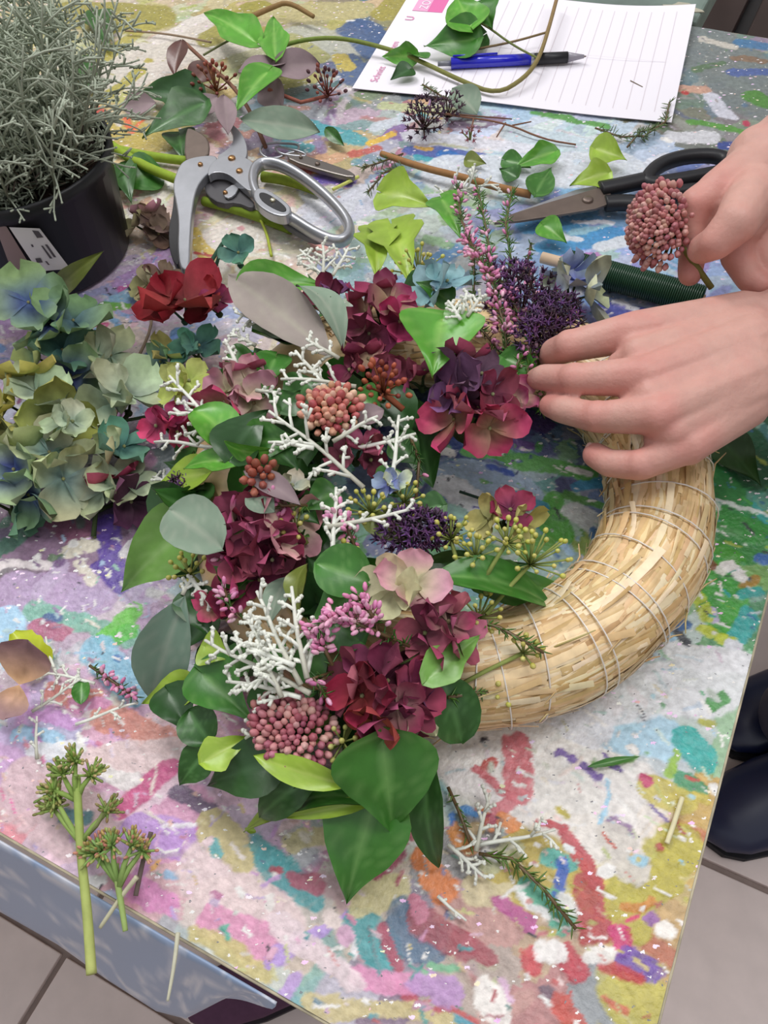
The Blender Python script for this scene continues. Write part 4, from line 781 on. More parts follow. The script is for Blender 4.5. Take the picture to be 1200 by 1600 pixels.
# ------------------------------------------------------------------ tools
def wp(pts, z): return [W(x, y, z) for x, y in pts]
def smooth_loop(pts, k=3, closed=True):
    pts = [Vector(p) for p in pts]
    for _ in range(k):
        q = []
        n = len(pts)
        for i in range(n if closed else n - 1):
            a, b = pts[i], pts[(i + 1) % n]; q += [a.lerp(b, .25), a.lerp(b, .75)]
        if not closed: q = [pts[0]] + q + [pts[-1]]
        pts = q
    return pts
def plate(name, parent, px, z, h, mt, k=1, bevel=.0012, label=None):
    mb = MB(); poly = smooth_loop(wp(px, z), k)
    n = sum(((poly[i] - poly[0]).cross(poly[(i + 1) % len(poly)] - poly[0]) for i in range(len(poly))), Vector())
    if n.z < 0: poly.reverse()
    mb.prism(poly, h); return mb.build(name, mt, parent, smooth=False, bevel=bevel, label=label)
def rivet(parent, px, z, r, mt=M_brass, name='rivet', h=.0015):
    mb = MB(); c = W(*px, z); lathe(mb, c, [(.0001, h), (r * .7, h), (r, h * .4), (r, -.001)], 16); return mb.build(name, mt, parent)
sec = thing('secateurs', W(360, 265), 'silver garden secateurs with open handles lying on green stems', 'secateurs')
plate('hook_blade', sec, [(352, 188), (364, 194), (378, 208), (386, 226), (386, 246), (372, 262), (345, 252), (338, 244), (352, 236), (364, 224), (364, 208)], .020, .004, M_alu, 2)
plate('cutting_blade', sec, [(290, 200), (300, 200), (322, 212), (328, 226), (326, 244), (300, 252), (287, 248)], .0165, .0025, M_steel, 1, label='brown worn cutting blade')
plate('handle', sec, [(286, 250), (312, 243), (342, 242), (336, 262), (318, 276), (306, 296), (300, 330), (297, 372), (296, 418), (288, 421), (280, 416), (277, 384), (279, 346), (275, 316), (269, 290), (276, 266)], .0215, .008, M_alu, 2, .0018)
plate('grip_liner', sec, [(272, 296), (279, 318), (281, 346), (279, 384), (281, 414), (272, 412), (264, 388), (263, 356), (270, 326)], .0125, .008, M_black, 2, label='black plastic grip liner')
plate('pivot_plate', sec, [(340, 246), (366, 240), (394, 250), (402, 268), (400, 286), (392, 300), (378, 290), (356, 270), (334, 268), (324, 276), (326, 260)], .023, .007, M_alu, 2, .0018)
plate('catch_arm', sec, [(318, 286), (336, 276), (362, 280), (386, 304), (400, 318), (394, 326), (370, 316), (344, 318), (322, 304)], .014, .006, mat('grey_plastic', (72, 70, 74), rough=.5), 1, label='dark grey catch arm')
plate('latch', sec, [(348, 298), (366, 286), (374, 292), (366, 306), (352, 310)], .0165, .002, M_alu, 1, .0005)
loop = smooth_loop([W(x, y, z) for x, y, z in [(399, 262, .02), (414, 254, .02), (440, 258, .02), (478, 280, .019), (520, 316, .018), (546, 348, .018), (546, 370, .018), (528, 380, .018), (496, 368, .018), (462, 346, .018), (436, 330, .019), (410, 318, .02), (398, 300, .02), (394, 280, .02)]], 2)
mb = MB(); mb.tube(loop + loop[:2], .0042, 10, (.6, .6, .6), cap=False, flat=1.35); mb.build('loop_handle', M_alu, sec)
plate('slot_frame', sec, [(394, 300), (404, 292), (420, 296), (452, 318), (456, 330), (446, 338), (424, 334), (400, 318)], .0262, .009, M_alu, 2)
plate('slot_insert', sec, [(403, 300), (418, 301), (446, 321), (448, 330), (436, 330), (408, 314)], .0268, .002, M_black, 2, .0004, label='black slot insert')
plate('inner_grip', sec, [(430, 338), (452, 336), (480, 352), (506, 372), (488, 374), (456, 358)], .012, .006, mat('grey_grip', (98, 98, 104), rough=.45), 1, label='grey inner grip')
for q, z, r, m_ in (((362, 247), .0235, .0032, M_brass), ((374, 267), .0235, .0028, M_brass), ((313, 257), .022, .0022, M_brass), ((426, 313), .0272, .0022, mat('bright_rivet', (230, 225, 200), rough=.2, metal=.9)), ((352, 301), .0168, .002, M_brass)): rivet(sec, q, z, r, m_)

sc = thing('scissors', W(960, 310), 'big scissors with long grey blades and black ring handles', 'scissors')
plate('blade', sc, [(772, 348), (800, 334), (850, 318), (905, 302), (935, 293), (955, 300), (952, 318), (930, 326), (870, 336), (810, 345)], .012, .0022, M_steel, 0, .0004)
plate('blade', sc, [(776, 344), (830, 322), (900, 296), (930, 290), (948, 296), (930, 308), (880, 322), (820, 338)], .0095, .002, M_alu, 0, .0004)
rivet(sc, (918, 312), .0125, .0045, M_steel, 'pivot_screw')
def handle(pts, z, r, shank):
    mb = MB(); mb.tube(smooth_loop(wp(shank, z), 2, False), [r * 1.2] * len(smooth_loop(wp(shank, z), 2, False)), 8, (.03, .03, .03), flat=.8)
    lp = smooth_loop(wp(pts, z), 2); mb.tube(lp + lp[:2], r, 8, (.03, .03, .03), cap=False); mb.build('ring_handle', M_black, sc)
handle([(1004, 290), (1022, 262), (1060, 246), (1110, 242), (1138, 250), (1132, 268), (1096, 276), (1050, 284)], .012, .0062, [(938, 296), (970, 290), (1006, 282)])
handle([(1010, 318), (1050, 302), (1100, 296), (1150, 300), (1160, 322), (1120, 336), (1060, 338), (1022, 334)], .010, .0062, [(946, 318), (980, 316), (1014, 322)])

rl = thing('wire_stick', W(980, 440), 'wooden stick wound with dark green florist wire beside the scissors', 'florist wire')
M_green = mat('green_wire', (30, 66, 44), rough=.35, spec=.5)
A, B = W(846, 402, .011), W(1100, 470, .011); mb = MB(); mb.tube([A, A.lerp(B, .5), B], .0042, 8, L3((214, 190, 160))); mb.build('stick', mat('pale_wood', (218, 190, 162), rough=.6), rl)
A2, B2 = A.lerp(B, .17), A.lerp(B, .99); d = (B2 - A2).normalized(); s1 = d.cross(UP).normalized(); s2 = s1.cross(d); nT = 64
mb = MB(); mb.tube([A2, B2], .0096, 14, (.02, .06, .03)); mb.build('wire_core', M_green, rl)
mb = MB(); N_ = nT * 12
mb.tube([A2 + (B2 - A2) * (i / N_) + (s1 * math.cos(i * 2 * math.pi / 12) + s2 * math.sin(i * 2 * math.pi / 12)) * .0099 for i in range(N_ + 1)], .0008, 5, (.02, .06, .03)); mb.build('wound_wire', M_green, rl)

pk = thing('pocket_tool', W(480, 250), 'slim grey steel bar with a wire ring at one end', 'tool')
plate('bar', pk, [(448, 240), (458, 236), (520, 256), (556, 270), (552, 278), (510, 268), (452, 250)], .008, .005, mat('steel_bar', (122, 116, 112), rough=.35, metal=.7), 1)
lp = smooth_loop([W(x, y, .006) for x, y in [(404, 232), (420, 223), (450, 224), (468, 226), (466, 236), (448, 240), (432, 248), (412, 246)]], 2); mb = MB(); mb.tube(lp + lp[:2], .0011, 7, (.5, .5, .5), cap=False); mb.build('wire_ring', M_alu, pk)
lp = smooth_loop([W(x, y, .0075) for x, y in [(428, 228), (446, 231), (474, 238), (480, 244), (462, 244), (436, 240)]], 2); mb = MB(); mb.tube(lp + lp[:2], .001, 7, (.5, .5, .5), cap=False); mb.build('wire_ring', M_alu, pk)
rivet(pk, (496, 256), .0085, .0022, M_steel); rivet(pk, (470, 246), .0085, .0016, M_steel)

# ------------------------------------------------------------------ writing paper and pen
PX, PY, PT = .00788, .783368, -.379438
pu = Vector((math.cos(PT), math.sin(PT), 0)); pv = Vector((-pu.y, pu.x, 0)); PO = Vector((PX, PY, TZ + .0012))
RP = Matrix((pu, pv, UP)).transposed()
M_paper = mat('paper', (236, 232, 240), rough=.75, spec=.2)
def pp(u, v, h=0):   # paper surface with a slight curl at the far right corner
    return PO + pu * u + pv * v + UP * (.0006 + .006 * max(0, (u - .2) / .097) ** 2 * max(0, v / .21) + .0015 * math.sin(u * 14) ** 2 + h)
mb = MB(); nu, nv = 30, 20
for h in (0, -.0005):
    o = len(mb.v)
    for i in range(nu + 1):
        for j in range(nv + 1): mb.v.append(tuple(pp(.297 * i / nu, .21 * j / nv, h))); mb.c.append((.8, .8, .8))
    for i in range(nu):
        for j in range(nv):
            q = o + i * (nv + 1) + j; f = (q, q + nv + 1, q + nv + 2, q + 1); mb.f.append(f if h == 0 else tuple(reversed(f)))
paper = mb.build('sheet', M_paper, None, origin=PO); paper.name = 'writing_sheet'; WORLD['writing_sheet'] = PO
tag(paper, 'white ruled sheet with a pink printed heading under the blue pen', 'paper')
M_line = mat('ruled_line', (214, 204, 212), rough=.8); M_pink = mat('pink_print', (222, 112, 168), rough=.8); M_lpink = mat('pale_pink_print', (232, 168, 204), rough=.8); M_txt = mat('pink_text', (222, 150, 186), rough=.8)
def strip(name, u0, u1, v0, v1, mt, n=10):
    mb = MB(); g = []
    for i in range(n + 1):
        v = v0 + (v1 - v0) * i / n; g += [pp(u0, v, .0002), pp(u1, v, .0002)]
    mb.add(g, [(2 * i, 2 * i + 1, 2 * i + 3, 2 * i + 2) for i in range(n)], (.5, .5, .5)); return mb.build(name, mt, paper)
for k in range(17): strip('ruled_line', .085 + .0122 * k, .0857 + .0122 * k, .014, .196, M_line)
strip('ruled_line', .08, .28, .0985, .0989, M_line, 1)
box_ = strip('heading_box', .0135, .046, .160, .206, M_pink); strip('heading_panel', .0136, .030, .1602, .2058, M_lpink).location.z += .0002
def words(txt, u, v, size, mt, rot=math.pi / 2):
    cu = bpy.data.curves.new('printed_text', 'FONT'); cu.body = txt; cu.size = size; cu.extrude = .00004; cu.align_x = 'LEFT'
    t = bpy.data.objects.new('tmp_text', cu); COL.objects.link(t); me = bpy.data.meshes.new_from_object(t.evaluated_get(bpy.context.evaluated_depsgraph_get())); bpy.data.objects.remove(t)
    me.materials.clear(); me.materials.append(mt); o = bpy.data.objects.new('printed_text', me); COL.objects.link(o); o.parent = paper
    P_ = pp(u, v, .0007); WORLD[o.name] = P_; o.location = P_ - WORLD['writing_sheet']; o.rotation_euler = (0, 0, PT + rot); return o
words('Schnitt', .0205, .014, .0105, M_txt); words('blumen', .0195, .062, .0105, M_txt); words('U', .0205, .138, .013, M_txt)
words('ZO', .0285, .164, .013, mat('white_print', (245, 232, 240), rough=.8))

pen = thing('ballpoint_pen', W(800, 90), 'blue ballpoint pen with black grip lying on the white sheet', 'pen')
A, B = W(684, 100, .0085), W(916, 88, .0085); d = (B - A).normalized()
def seg(name, t0, t1, r0_, r1_, mt, label=None, n=14):
    mb = MB(); mb.tube([A.lerp(B, t0), A.lerp(B, (t0 + t1) / 2), A.lerp(B, t1)], [r0_, (r0_ + r1_) / 2, r1_], n, (.1, .1, .5)); return mb.build(name, mt, pen, label=label)
M_blue = mat('blue_plastic', (28, 32, 190), rough=.2, spec=.6, coat=.3)
seg('push_button', 0, .1, .0022, .0024, mat('grey_plastic_cap', (120, 122, 130), rough=.3)); seg('barrel', .09, .63, .0052, .0052, M_blue); seg('ring', .628, .65, .0054, .0054, M_alu, 'silver ring'); seg('grip', .648, .875, .0052, .005, M_black, 'black rubber grip'); seg('cone', .873, .985, .0046, .0016, mat('smoke_plastic', (150, 146, 156), rough=.2), 'grey tapered tip'); seg('tip', .98, 1.0, .0009, .0005, M_steel)
mb = MB(); q0, q1 = A.lerp(B, .1) + UP * .0062 + pv * .001, A.lerp(B, .4) + UP * .0064 + pv * .001; mb.tube([q0, q0.lerp(q1, .5), q1], [.001, .0011, .0012], 6, (.1, .1, .5)); mb.build('clip', M_blue, pen)

# ------------------------------------------------------------------ loose greenery on the table
def stemthing(name, pts, rad, col, label, cat, group=None, mt=None, n=8, c2=None):
    mb = MB(); P_ = [W(*p) for p in pts]; P_ = smooth_loop(P_, 2, False); r = rad if not isinstance(rad, tuple) else [rad[0] + (rad[1] - rad[0]) * i / (len(P_) - 1) for i in range(len(P_))]
    mb.tube(P_, r, n, L3(col), c2=L3(c2) if c2 else None); return tag(mb.build(name, mt or M_twig, None, origin=P_[0]), label, cat, group)
vine = stemthing('ivy_vine', [(425, 78, .010), (470, 62, .018), (530, 58, .016), (600, 74, .012), (650, 92, .010), (720, 126, .008), (776, 148, .008), (820, 122, .012), (842, 92, .016), (856, 50, .018), (872, -10, .02)], (.0022, .0020), (112, 140, 62), 'long bent ivy vine stretched over the white sheet and the pen', 'vine', c2=(140, 112, 82))
for r in [('heart',(742,60),(662,72),76,.022,.014,'mid',0),('heart',(735,40),(712,-8),70,.03,.034,'bright',0),('ivy',(752,4),(770,46),56,.034,.026,'mid',10),('ivy',(650,88),(596,88),44,.012,.009,'bright',-30),('heart',(640,108),(610,124),36,.010,.008,'deep',10),('heart',(664,90),(630,82),30,.014,.012,'mid',40),('heart',(752,56),(700,84),50,.014,.008,'dark',0)]:
    leaf_px('vine_leaf', vine, r[0], r[1], r[2], r[3], r[4], r[5], r[6], r[7])
mb = MB(); q = smooth_loop([W(856, 50, .018), W(800, 66, .016), W(748, 76, .014)], 2, False); mb.tube(q, .0012, 6, L3((130, 112, 80))); mb.build('side_stem', M_twig, vine)
mb = MB(); q = smooth_loop([W(842, 92, .016), W(800, 70, .02), W(760, 40, .026), W(735, 30, .03)], 2, False); mb.tube(q, .0011, 6, L3((110, 120, 70))); mb.build('side_stem', M_twig, vine)

eu = stemthing('eucalyptus_branch', [(415, 230, .006), (390, 170, .016), (360, 130, .018), (330, 105, .018), (290, 68, .014)], .0019, (128, 92, 76), 'eucalyptus branch with grey mauve leaves and rusty seed clusters', 'branch')
for r in [('euc',(376,186),(500,206),56,.024,.016,'euc',0),('euc',(420,108),(500,100),54,.024,.02,'mauve',0),('euc',(244,160),(188,168),40,.008,.006,'mauve',0),('euc',(356,210),(350,148),34,.028,.03,'mauve',10),('euc',(372,112),(448,96),44,.026,.026,'mauve',-30),('lance',(284,62),(272,118),36,.026,.014,'brown',20),('euc',(340,150),(310,178),40,.014,.01,'mauve',0),('euc',(330,100),(300,132),44,.016,.012,'brown',0),('euc',(412,128),(440,170),48,.014,.012,'mauve',20)]:
    leaf_px('eucalyptus_leaf', eu, r[0], r[1], r[2], r[3], r[4], r[5], r[6], r[7])
budhead('seed_cluster', eu, (334, 124), .02, 34, 26, [(164, 92, 70), (130, 66, 56)], .0021, 41, stem=[(330, 105, .016)], stemc=(150, 100, 70)); budhead('seed_cluster', eu, (510, 132), .016, 32, 26, [(150, 80, 66), (120, 62, 60), (90, 50, 60)], .0022, 42, stem=[(470, 160, .014), (420, 140, .014)], stemc=(150, 90, 76))
def loose_leaf(prof, b, t, w, zb, zt, col, roll, label, group='loose leaves on the table', name='ivy_leaf', bend=.05):
    o = leaf_px(name, None, prof, b, t, w, zb, zt, col, roll, bend=bend); tag(o, label, 'leaf', group); return o
loose_leaf('ivy',(400,66),(318,20),66,.03,.02,'bright',0,'bright green ivy leaf above the eucalyptus branch, nearest the back left')
loose_leaf('ivy',(430,90),(428,26),52,.03,.026,'bright',0,'bright green ivy leaf standing where the long vine starts')
loose_leaf('heart',(418,112),(366,176),62,.032,.026,'bright',10,'squarish bright green ivy leaf in the middle of the leaf heap')
loose_leaf('ivy',(312,150),(216,142),74,.014,.008,'deep',0,'dark green lobed ivy leaf lying left in the leaf heap')
loose_leaf('ivy',(318,160),(222,216),78,.02,.012,'dark',6,'dark ivy leaf with pale lower edge just behind the secateurs')
loose_leaf('heart',(280,210),(286,250),54,.006,.005,'dark',0,'small dark leaf tucked under the secateurs blade')
loose_leaf('ivy',(150,20),(170,80),56,.006,.005,'dark',0,'green ivy leaf half hidden behind the silver bush, farther back')
loose_leaf('ivy',(120,100),(158,150),60,.006,.005,'dark',0,'green ivy leaf half hidden behind the silver bush, nearer the pot')
loose_leaf('heart',(240,268),(172,300),70,.008,.006,'mid',0,'green leaf lying against the right side of the black pot')
loose_leaf('heart',(190,262),(206,318),50,.012,.008,'dark',0,'dark green leaf under the thick green stalks by the pot')
loose_leaf('lance',(508,200),(538,228),20,.008,.006,'dark',20,'narrow dark green leaf beside the wire ring tool')
loose_leaf('euc',(746,178),(706,138),54,.006,.016,'euc',10,'pale grey leaf scrap at the lower edge of the white sheet')
for r in [('ivy',(868,236),(802,262),48,.01,.006,'bright','bright ivy leaf behind the scissors, left of three'),('heart',(838,300),(862,262),46,.01,.008,'mid','ivy leaf directly behind the scissors blade tip'),('heart',(806,276),(780,264),34,.006,.004,'dark','small dark ivy leaf left of the scissors blade'),('heart',(930,232),(980,250),54,.016,.01,'lime','lime ivy leaf behind the scissors handle'),('ivy',(950,270),(890,290),56,.016,.012,'lime','lime ivy leaf lying over the scissors pivot'),('heart',(850,352),(886,380),44,.012,.008,'bright','single green ivy leaf in front of the scissors blade'),('heart',(730,250),(760,256),30,.006,.005,'olive','dull olive leaf by the brown twig'),('heart',(790,250),(830,262),34,.005,.004,'mid','small green leaf at the end of the brown twig')]:
    loose_leaf(r[0], r[1], r[2], r[3], r[4], r[5], r[6], 0, r[7])
loose_leaf('lance',(88,462),(162,392),34,.004,.05,'olive',30,'long olive leaf leaning against the front of the black pot', name='olive_leaf', bend=.15)
stemthing('flower_stalk', [(112, 182, .03), (170, 225, .022), (220, 258, .014), (286, 284, .010)], .0042, (150, 176, 60), 'thick lime green stalk running from behind the pot to the secateurs', 'stalk')
stemthing('flower_stalk', [(176, 232, .006), (230, 244, .006), (296, 252, .007)], .0040, (142, 168, 58), 'thick green stalk lying behind the longer one', 'stalk')
stemthing('flower_stalk', [(318, 314, .006), (360, 324, .007), (410, 340, .006), (456, 358, .005)], (.0040, .0046), (120, 142, 46), 'olive green stalk passing under the secateurs body', 'stalk')
stemthing('flower_stalk', [(410, 276, .006), (450, 282, .006), (500, 300, .005)], (.0046, .0036), (134, 152, 52), 'green stalk seen through the secateurs loop handle', 'stalk')
stemthing('thin_stem', [(352, 318, .010), (400, 330, .008), (416, 360, .004), (424, 400, .004)], .0012, (170, 182, 70), 'thin yellow green stem hooked below the secateurs', 'stem')
stemthing('thin_stem', [(520, 296, .004), (545, 284, .004), (560, 276, .003)], .0014, (200, 204, 110), 'short pale yellow stem beside the steel bar', 'stem')
stemthing('brown_twig', [(596, 240, .006), (660, 262, .010), (720, 276, .010), (790, 296, .008), (830, 304, .006)], (.0026, .0034), (158, 116, 76), 'long bare brown twig lying behind the heather', 'twig')
stemthing('brown_twig', [(388, 28, .012), (424, 12, .016), (450, 2, .018), (490, 26, .012)], (.0030, .0022), (140, 112, 74), 'short forked brown twig behind the bright ivy leaves', 'twig')
stemthing('thin_stem', [(196, 48, .004), (258, 52, .005), (330, 66, .006)], .0011, (150, 130, 110), 'thin straight dry stem on cream paint behind the eucalyptus', 'stem')
stemthing('thin_stem', [(318, 86, .008), (345, 70, .010), (372, 56, .012)], .0011, (110, 116, 80), 'thin green stem end between brown leaf and bright ivy leaf', 'stem')
st = stemthing('dried_statice', [(650, 172, .012), (720, 182, .008), (790, 192, .005), (850, 218, .003), (900, 226, .002)], (.0009, .0008), (128, 92, 74), 'bunch of dark purple dried statice with brown stems below the sheet', 'dried flowers')
budhead('statice_head', st, (662, 184), .016, 34, 40, [(66, 40, 62), (84, 50, 72), (54, 34, 50)], .0026, 51, star=True, stemc=(80, 60, 50)); budhead('statice_head', st, (700, 170), .012, 26, 22, [(76, 50, 66), (90, 60, 76)], .0024, 52, star=True, stemc=(80, 60, 50)); budhead('statice_head', st, (735, 212), .005, 14, 9, [(150, 90, 96), (130, 80, 80)], .002, 53, star=True)
mb = MB()
for a, b in (((680, 176, .010), (800, 186, .006)), ((790, 192, .005), (776, 214, .003)), ((800, 196, .004), (830, 190, .004)), ((740, 186, .008), (735, 210, .005))): mb.tube([W(*a), W(*b)], [.0008, .0006], 5, L3((128, 92, 74)))
mb.build('side_stem', M_twig, st)
for pts, zz, s, nb, lab in [([(980,230),(1000,206),(1024,200)],.005,61,0,'green heather scrap at the lower right corner of the sheet, left piece'),([(1004,214),(1040,190),(1046,160)],.006,62,0,'upright green heather scrap beside the corner of the sheet'),([(930,200),(970,214),(1010,212)],.004,63,0,'low heather scrap below the ruled sheet'),([(660,132),(690,150),(720,168)],.006,64,0,'tiny grey green sprig on the front edge of the sheet'),([(630,260),(600,270),(575,300)],.008,65,4,'green heather scrap by the tip of the steel bar'),([(630,240),(590,255),(565,262)],.006,66,0,'fine green heather scrap under the brown twig end')]:
    tag(heather('heather_scrap', None, pts, zz, nb, seed=s, green=(96, 118, 70), needle=.007, nn=1.2), lab, 'heather', 'heather scraps')
# loose hydrangeas
def HL(c, z, r, n, pal, lab, s, **k): return hydrangea('hydrangea_head', None, c, z, r, n, pal, lab, 'flower', 'loose hydrangea flowers', seed=s, **k)
HL((42,474),.045,70,1,['green'],'big blue centred green hydrangea floret before the black pot',31,size=1.2,flat=.6,cup=.12)
HL((104,506),.036,58,2,['green','teal'],'two green hydrangea florets overlapping the big blue centred one',32,size=1.05)
HL((84,556),.026,56,3,['teal','green'],'dark green hydrangea florets below the big blue centred one',50,size=1.0)
HL((166,562),.014,44,2,['pale'],'flat pale lime hydrangea floret on bare painted tabletop',33,size=1.15,flat=.3)
HL((40,626),.05,84,5,['rust','rust','pale'],'hydrangea head with brownish pink and yellow green petals',34,size=.75)
HL((60,724),.036,88,5,['green','teal','green','pale'],'green hydrangea head nearest the left corner of the picture',35,size=.8)
HL((192,626),.026,50,2,['pale'],'pale green open hydrangea florets on thin stems',36,size=1.1,stem=[(165,700,.012),(150,790,.006)])
HL((188,704),.026,46,2,['pale','teal'],'pale blue green hydrangea florets next to the silver twigs',37,size=1.1)
HL((108,664),.05,36,2,['pale'],'lime rounded hydrangea petals on the top of the left heap',38,size=1.1)
HL((182,764),.018,54,4,['lime','purple','pale'],'olive and maroon wilted hydrangea florets below the pale ones',39,size=.95,stem=[(150,800,.008),(146,838,.003)])
HL((372,398),.02,34,1,['teal'],'small teal hydrangea floret on a dark bent stem',40,size=1.15,stem=[(352,370,.016),(336,420,.01),(320,468,.008)],core=(50,84,66))
HL((280,476),.04,60,2,['red','red'],'red and orange hydrangea florets left of the wreath top',41,size=1.05,stem=[(310,440,.02),(348,380,.016)],core=(50,84,66))
HL((338,474),.034,38,2,['red','magenta'],'dark red hydrangea florets beside the orange ones',42,size=1.05)
HL((244,438),.016,36,3,['pale','brown'],'small wilted hydrangea florets above the red ones',43,size=1.0)
HL((228,352),.012,42,4,['brown','brown','cream'],'dried brown hydrangea head beside the black pot',44,size=.85)
HL((5,780),.02,60,3,['green','teal'],'green hydrangea florets at the lower end of the left heap',45,size=.9)
HL((262,560),.02,38,2,['green','lime'],'olive green hydrangea florets behind the silver twigs',46,size=1.0)
HL((305,545),.03,38,2,['teal','teal'],'deep teal hydrangea florets under the wreath edge',47,size=.95)
for pts, c, lab in [([(232,470,.003),(240,510,.006),(200,590,.006),(180,650,.004)],(150,132,112),'thin bent twig across the gap before the pot'),([(150,690,.01),(180,660,.012),(235,650,.012)],(86,104,74),'thin dark flower stem between pale hydrangeas'),([(148,840,.002),(150,760,.006),(160,700,.008)],(96,104,62),'dark green flower stem pointing down on the mauve paint')]:
    stemthing('thin_stem', pts, .0011, c, lab, 'stem')
# lower left
sd = stemthing('sedum_stalk', [(143, 1522, .012), (136, 1420, .012), (126, 1330, .012), (122, 1260, .014), (120, 1215, .016)], (.0024, .0019), (178, 184, 112), 'stripped sedum stalk sticking out over the table edge', 'stalk', c2=(140, 166, 84))
def umb_branch(parent, base, ends, col, cols, s):
    rr = random.Random(s); mb = MB(); bb = MB()
    for e in ends:
        B_, E_ = W(*base), W(*e); mb.tube([B_, B_.lerp(E_, .5) + UP * .002, E_], [.0016, .0013, .001], 6, L3(col))
        for k in range(30):
            d = ((E_ - B_).normalized() * rr.uniform(.2, .9) + Vector((rr.gauss(0, 1), rr.gauss(0, 1), abs(rr.gauss(0, .6)))) * .55).normalized(); l = rr.uniform(.003, .009); q = E_ + d * l
            if q.z < TZ + .002: q.z = TZ + .002
            mb.tube([E_, q], [.0008, .0006], 4, L3(jit(col, 10))); bb.ball(q, .001, L3(jit(rr.choice(cols), 10)), 5, 4, (.8, .8, 1.5), d.to_track_quat('Z', 'Y').to_matrix())
    mb.build('branch', M_twig, parent); bb.build('buds', M_bud, parent, kind='stuff')
umb_branch(sd, (120, 1250, .013), [(118, 1190, .02), (98, 1210, .016), (142, 1212, .016), (84, 1236, .012)], (132, 158, 80), [(150, 156, 84), (178, 160, 110), (120, 140, 70)], 71)
umb_branch(sd, (126, 1316, .012), [(88, 1250, .010), (84, 1264, .008)], (140, 164, 90), [(150, 156, 84), (130, 130, 70)], 72); umb_branch(sd, (128, 1316, .012), [(168, 1268, .012)], (132, 156, 84), [(150, 130, 90), (130, 120, 70)], 73)
mb = MB(); mb.tube([W(128, 1312, .012), W(150, 1290, .014), W(180, 1240, .012)], [.0014, .0012, .0009], 6, L3((120, 130, 80))); mb.build('branch', M_twig, sd)
s2 = stemthing('sedum_stalk', [(196, 1455, .006), (190, 1415, .008), (184, 1380, .010), (180, 1350, .012)], (.0012, .0018), (150, 172, 104), 'small sedum sprig with pinkish buds beside the longer stalk', 'stalk')
umb_branch(s2, (184, 1378, .010), [(160, 1330, .014), (176, 1322, .016), (148, 1334, .012)], (134, 164, 92), [(190, 130, 110), (170, 150, 90), (150, 160, 90)], 74); umb_branch(s2, (186, 1384, .010), [(206, 1322, .016), (222, 1330, .012)], (140, 166, 96), [(196, 140, 120), (170, 150, 90)], 75)
stemthing('dry_stem', [(156, 1450, .005), (190, 1400, .008), (214, 1370, .012)], (.0009, .0013), (190, 186, 158), 'thin pale dry stem crossing the small sedum sprig', 'stem')
stemthing('dry_stem', [(262, 1564, .002), (272, 1510, .006), (278, 1458, .003)], (.0006, .0012), (196, 194, 172), 'pale fraying stem hanging over the front table edge', 'stem')
stemthing('dark_stem', [(236, 1300, .010), (222, 1350, .006), (212, 1400, .004)], .0012, (110, 96, 90), 'short dark stem above the small sedum sprig', 'stem')
loose_leaf('rag', (70, 1042), (20, 988), 56, .004, .012, 'yellow', 0, 'yellow green leaf scrap at the left edge of the table', name='leaf_scrap')
loose_leaf('round', (128, 1064), (126, 1100), 28, .004, .007, 'mid', 0, 'tiny round green leaf among the dry twigs', name='leaf_scrap')
dp = tag(None or (lambda f: (floret_geo(f, W(30, 1070, .012), (TOC(W(30, 1070)) + Vector((-.3, .1, 0))).normalized(), .022, ((214, 176, 136), (170, 134, 140)), .4, .5, 5, 2, 1.2), f.build('dried_petals', M_petal, None))[1])(MB()), 'dried mauve and tan petals curled at the left edge', 'flower')
for a, b, nb, s, lab in [((148,1068),(70,1050),7,81,'bare silver twig beside the dried petals'),((50,1112),(128,1062),5,82,'thin silver twig around the tiny round leaf'),((118,1132),(216,1098),3,83,'longer silver twig pointing at the wreath'),((90,1060),(70,996),3,84,'bent silver twig above the dried petals'),((58,1186),(56,1120),3,85,'thin grey twig standing on pale blue paint')]:
    o = silver('silver_twig_scrap', None, a, b, nb, .004, .005, .0009, s, blen=.3); tag(o, lab, 'twig', 'silver twig scraps')
tag(heather('heather_scrap', None, [(140,1040),(175,1064),(212,1090)], .005, 26, .005, seed=86, needle=.005), 'heather scrap with tiny pink bells by the blue grey leaf', 'heather')
# lower right scraps
o = silver('silver_twig_scrap', None, (744, 1330), (764, 1240), 5, .006, .006, .0011, 91, blen=.45); tag(o, 'silver twig scrap right of the hanging dark leaf, upper piece', 'twig', 'silver twig scraps')
o = silver('silver_twig_scrap', None, (700, 1320), (760, 1372), 7, .004, .005, .001, 92, blen=.4); tag(o, 'silver twig scrap over orange paint, lower piece', 'twig', 'silver twig scraps')
o = silver('silver_twig_scrap', None, (748, 1320), (868, 1298), 4, .004, .005, .001, 93, blen=.4); tag(o, 'long silver twig pointing at the red paint stroke', 'twig', 'silver twig scraps')
o = silver('silver_twig_scrap', None, (684, 1400), (728, 1440), 2, .003, .003, .0008, 94, blen=.2); tag(o, 'thin pale twig nearest the front, below orange paint', 'twig', 'silver twig scraps')
tag(heather('heather_scrap', None, [(748,1334),(800,1342),(850,1390),(900,1452)], [.004,.006,.006,.004], 0, seed=95, needle=.007, green=(92,122,50), nn=1.5), 'long green heather sprig on the red and teal paint', 'heather')
tag(heather('heather_scrap', None, [(700,1230),(718,1270),(736,1320)], .004, 0, seed=96, needle=.005, green=(96,130,60)), 'thin green heather sprig by the hanging dark leaf', 'heather')
stemthing('wood_splinter', [(1066, 1246, .002), (1054, 1284, .002), (1042, 1318, .002)], .0012, (222, 214, 176), 'pale wood splinter near the right table edge', 'stick')
loose_leaf('lance', (918, 1198), (1000, 1182), 12, .003, .003, 'mid', 0, 'thin green blade of leaf on white and sky blue paint', name='leaf_scrap')
